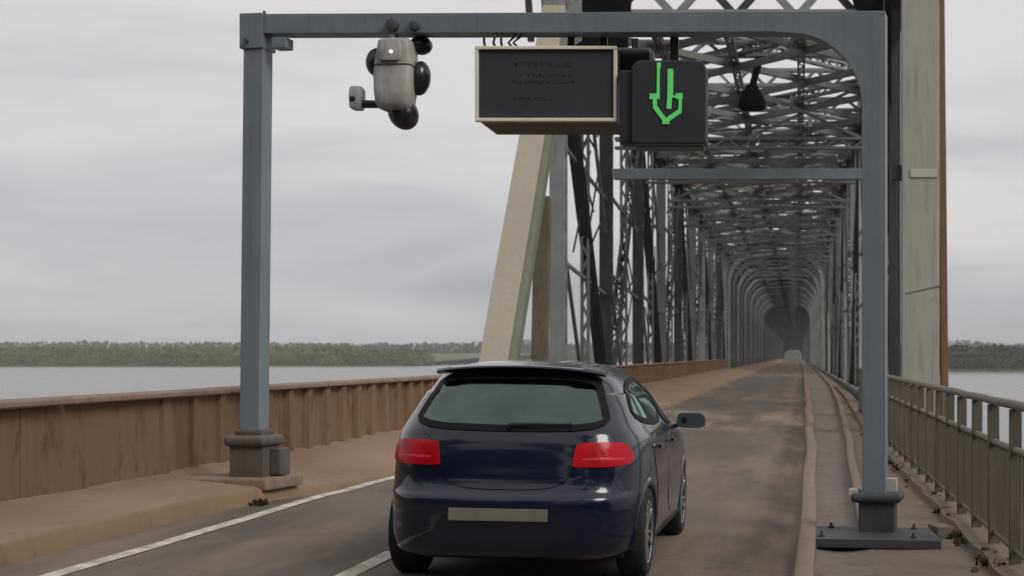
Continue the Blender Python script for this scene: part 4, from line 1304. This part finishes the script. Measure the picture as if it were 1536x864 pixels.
# tailgate, doors and bonnet as panels a few millimetres proud
panel('tailgate', 'rear', [(-0.60, 1.03), (0.0, 1.015), (0.60, 1.03), (0.50, 0.98), (0.46, 0.84), (0.40, 0.70), (0.24, 0.655), (-0.24, 0.655), (-0.40, 0.70), (-0.46, 0.84), (-0.50, 0.98)], M['paint'], 0.007, edge=0.009, rings=14)
for side in ('right', 'left'):
    dr_ = panel('rear_door', side, [(-1.0, 1.0), (-0.14, 0.99), (-0.13, 0.30), (-0.82, 0.30), (-0.88, 0.62), (-1.02, 0.78)], M['paint'], 0.0035, edge=0.006)
    df_ = panel('front_door', side, [(-0.11, 0.985), (0.86, 0.965), (0.93, 0.30), (-0.10, 0.30)], M['paint'], 0.0035, edge=0.006)
    for d_, y in ((dr_, -0.82), (df_, 0.08)):
        sx = 0.885 if side == 'right' else -0.885
        q = proj(side, y, 0.90, 0.03)
        MB().bar((q.x, y - 0.10, 0.90), (q.x, y + 0.10, 0.90), 0.025, 0.03).build('handle', M['paint'], d_, bevel=0.008)
    panel('sill', side, [(-0.92, 0.215), (0.92, 0.215), (0.92, 0.29), (-0.92, 0.29)], M['black'], 0.008, edge=0.01)
panel('bonnet', 'front', [(-0.70, 0.80), (0.70, 0.80), (0.72, 0.97), (-0.72, 0.97)], M['paint'], 0.005, edge=0.007)
for s_ in (-1, 1):
    panel('headlight', 'front', [(s_ * 0.46, 0.66), (s_ * 0.80, 0.68), (s_ * 0.82, 0.84), (s_ * 0.50, 0.80)], M['clear_lens'], 0.008, edge=0.01)
panel('grille', 'front', [(-0.42, 0.42), (0.42, 0.42), (0.46, 0.62), (-0.46, 0.62)], M['black'], 0.008, edge=0.01)
# tail lights wrap round the corner
for s_ in (-1, 1):
    tl = panel('tail_light', 'rear', [(s_ * 0.435, 0.83), (s_ * 0.455, 0.960), (s_ * 0.48, 0.975), (s_ * 0.71, 0.980), (s_ * 0.775, 0.962), (s_ * 0.815, 0.88), (s_ * 0.80, 0.812), (s_ * 0.445, 0.806)], M['tail'], 0.012, edge=0.016, rounds=2, rings=12)
    panel('lens_highlight', 'rear', [(s_ * 0.50, 0.856), (s_ * 0.76, 0.858), (s_ * 0.76, 0.874), (s_ * 0.50, 0.874)], M['tail_highlight'], 0.0128, parent=tl, rounds=2)  # painted highlight: paler strip in place of a gloss streak
# number plate in its recess
panel('plate_recess', 'rear', [(-0.42, 0.560), (0.38, 0.560), (0.35, 0.445), (-0.39, 0.445)], M['paint'], 0.006, ring=0.012, edge=0.008, rounds=1)
q = proj('rear', 0, 0.527, 0.016)
pl_ = MB().box((0, 0, 0), (0.655, 0.014, 0.082)).build('number_plate', M['plate'], car, bevel=0.005)
pl_.location = (-0.025, q.y, 0.500); pl_.rotation_euler = (R(-4), 0, 0)
# spoiler, high brake light, wiper
mb = MB()
NSP = 25
for i in range(NSP):
    x = -0.585 + 1.17 * i / (NSP - 1)
    e_ = (abs(x) / 0.585) ** 4
    zo = 0.030 - 0.030 * (x / 0.585) ** 2 - 0.012 * e_
    yo = 0.10 * (x / 0.585) ** 4
    mb.v += [(x, -1.40 + yo * .3, 1.462 + zo), (x, -1.56 + yo * .7, 1.462 + zo), (x, -1.635 + yo, 1.447 + zo), (x, -1.642 + yo, 1.437 + zo), (x, -1.62 + yo, 1.427 + zo), (x, -1.50 + yo * .6, 1.415 + zo)]
for i in range(NSP - 1):
    for k in range(6):
        mb.f.append((i * 6 + k, i * 6 + (k + 1) % 6, (i + 1) * 6 + (k + 1) % 6, (i + 1) * 6 + k))
mb.f += [tuple(range(6)), tuple((NSP - 1) * 6 + k for k in range(6))]
sp_ = mb.build('spoiler', M['paint'], car, smooth='auto')
wp = MB()
q0, q1 = proj('rear', 0.0, 1.072, 0.025), proj('rear', 0.42, 1.082, 0.025)
wp.tube([tuple(q0 + Vector((0, 0, -0.03))), tuple(q0), tuple((q0 + q1) / 2 + Vector((0, -0.02, 0))), tuple(q1)], [0.022, 0.012, 0.009, 0.007], 8)
wp.build('wiper', M['black'], car, smooth=True)
# wheels
def wheel(x, y, s_):
    w = empty('wheel', (x, y, WR), parent=car)
    MB().lathe([(-0.09, 0.20), (-0.10, 0.235), (-0.102, 0.285), (-0.085, 0.309), (-0.045, 0.317), (0.0, 0.318), (0.045, 0.317), (0.085, 0.309), (0.102, 0.285), (0.10, 0.235), (0.09, 0.20), (-0.09, 0.20)], 48).build('tyre', M['rubber'], w, smooth=True)
    mb = MB()
    mb.lathe([(-0.08 * s_, 0.20), (0.075 * s_, 0.202), (0.094 * s_, 0.222), (0.098 * s_, 0.217), (0.09 * s_, 0.205), (0.05 * s_, 0.195), (-0.02 * s_, 0.19)], 48)
    for k in range(10):
        a = 2 * math.pi * k / 10 + (0.1 if k % 2 else -0.1)
        p = Vector((0.070 * s_, 0.045 * math.cos(a), 0.045 * math.sin(a))); q = Vector((0.085 * s_, 0.208 * math.cos(a), 0.208 * math.sin(a)))
        mb.bar(p, q, 0.028, 0.024)
    mb.lathe([(0.03 * s_, 0.001), (0.085 * s_, 0.001), (0.088 * s_, 0.035), (0.078 * s_, 0.055), (0.03 * s_, 0.06)], 24)
    mb.build('rim', M['alloy'], w, smooth='auto')
    MB().lathe([(-0.03 * s_, 0.001), (-0.03 * s_, 0.145), (-0.05 * s_, 0.145), (-0.05 * s_, 0.001)], 24).build('brake_disc', M['steel_mid'], w, smooth='auto')
    # arch: dark liner and a painted lip that finishes the opening
    side = 'right' if s_ > 0 else 'left'
    mb = MB(); N = 30
    for i in range(N + 1):
        a = R(-15) + R(210) * i / N
        cy, cz = y + 0.365 * math.cos(a), WR + 0.365 * math.sin(a)
        mb.v += [(x - 0.26 * s_, cy, cz), (s_ * 0.865, cy, cz)]
    for i in range(N): mb.f.append((2 * i, 2 * i + 1, 2 * i + 3, 2 * i + 2))
    b = len(mb.v); mb.v.append((x - 0.26 * s_, y, WR))
    for i in range(N): mb.f.append((2 * i, 2 * i + 2, b))
    mb.build('wheel_arch', M['interior'], car, clean=False)
    vv, ff = [], []
    for i in range(N + 1):
        a = R(-13) + R(206) * i / N
        for rr, of in ((0.334, -0.05), (0.336, 0.004), (0.345, 0.012), (0.372, 0.008), (0.385, 0.0005)):
            q = proj(side, y + rr * math.cos(a), max(0.2, WR + rr * math.sin(a)), of)
            vv.append(tuple(q))
    for i in range(N):
        for k in range(4): ff.append((i * 5 + k, i * 5 + k + 1, i * 5 + 5 + k + 1, i * 5 + 5 + k))
    m2 = MB(); m2.add(vv, ff); m2.build('arch_lip', M['paint'], car, smooth=True)
for s_ in (-1, 1):
    for y in (YA, YF): wheel(s_ * 0.785, y, s_)
# mirrors
for s_ in (-1, 1):
    mr = empty('door_mirror', (s_ * 0.835, 0.62, 0.955), parent=car)
    mb = MB(); N, K2 = 20, 12
    for j in range(K2 + 1):
        t = -math.pi / 2 + math.pi * j / K2
        for i in range(N):
            a = 2 * math.pi * i / N
            f_ = lambda v_: math.copysign(abs(v_) ** 0.55, v_)
            cx_ = f_(math.cos(a)) * math.copysign(abs(math.cos(t)) ** 0.6, 1)
            cz_ = f_(math.sin(a)) * math.copysign(abs(math.cos(t)) ** 0.6, 1)
            mb.v.append((s_ * 0.165 + 0.122 * cx_, 0.0 + 0.085 * math.sin(t) + 0.02 * cx_ * s_, 0.075 + 0.070 * cz_))
    for j in range(K2):
        for i in range(N): mb.f.append((j * N + i, j * N + (i + 1) % N, (j + 1) * N + (i + 1) % N, (j + 1) * N + i))
    mb.build('mirror_housing', M['paint'], mr, smooth=True)
    MB().bar((s_ * -0.06, 0.03, 0.0), (s_ * 0.10, 0.01, 0.04), 0.06, 0.035, (0, 1, 0)).build('mirror_arm', M['black'], mr, bevel=0.01)
    g_ = rrect(0.215, 0.112, 0.03)
    MB().prism([(s_ * 0.165 + a, 0.02 + b) for a, b in g_], -0.088, -0.078).build('mirror_glass', M['mirror_glass'], mr)
# seats seen through the glass
def seat(x, y, w, h):
    st = empty('seat', (x, y, 0.32), parent=car)
    MB().box((0, 0.05, 0.09), (w, 0.52, 0.16)).build('cushion', M['interior'], st, bevel=0.05, seg=3)
    MB().box((0, -0.25, 0.40), (w, 0.15, h), Matrix.Rotation(R(12), 3, 'X')).build('backrest', M['interior'], st, bevel=0.06, seg=3)
    for hx in ((0,) if w < 0.7 else (-0.38, 0.38)):
        MB().box((hx, -0.35, 0.42 + h / 2 + 0.09), (0.26, 0.09, 0.17)).build('headrest', M['interior'], st, bevel=0.04, seg=3)
seat(-0.36, 0.02, 0.48, 0.58); seat(0.36, 0.02, 0.48, 0.58); seat(0, -0.85, 1.2, 0.52)
MB().box((0, 0.78, 0.86), (1.35, 0.40, 0.18)).build('dashboard', M['interior'], car, bevel=0.06, seg=3)
MB().box((0, -1.50, 0.93), (1.15, 0.42, 0.03)).build('parcel_shelf', M['interior'], car)

# ------------------------------------------------------------------ haze over the river
mb = MB()
mb.box((0, 2145, (WATER - 3 + 75) / 2), (8300, 4930, 75 - (WATER - 3)))
hz = mb.build('haze', None)
m = bpy.data.materials.new('haze'); m.use_nodes = True
n, l = m.node_tree.nodes, m.node_tree.links
n.clear()
ho = n.new('ShaderNodeOutputMaterial'); pv = n.new('ShaderNodeVolumePrincipled')
pv.inputs['Color'].default_value = (0.86, 0.87, 0.90, 1)
pv.inputs['Density'].default_value = 0.0002
l.new(pv.outputs[0], ho.inputs['Volume'])
hz.data.materials.append(m)
hz['kind'] = 'stuff'; hz['label'] = 'thin grey haze over the river and bridge'
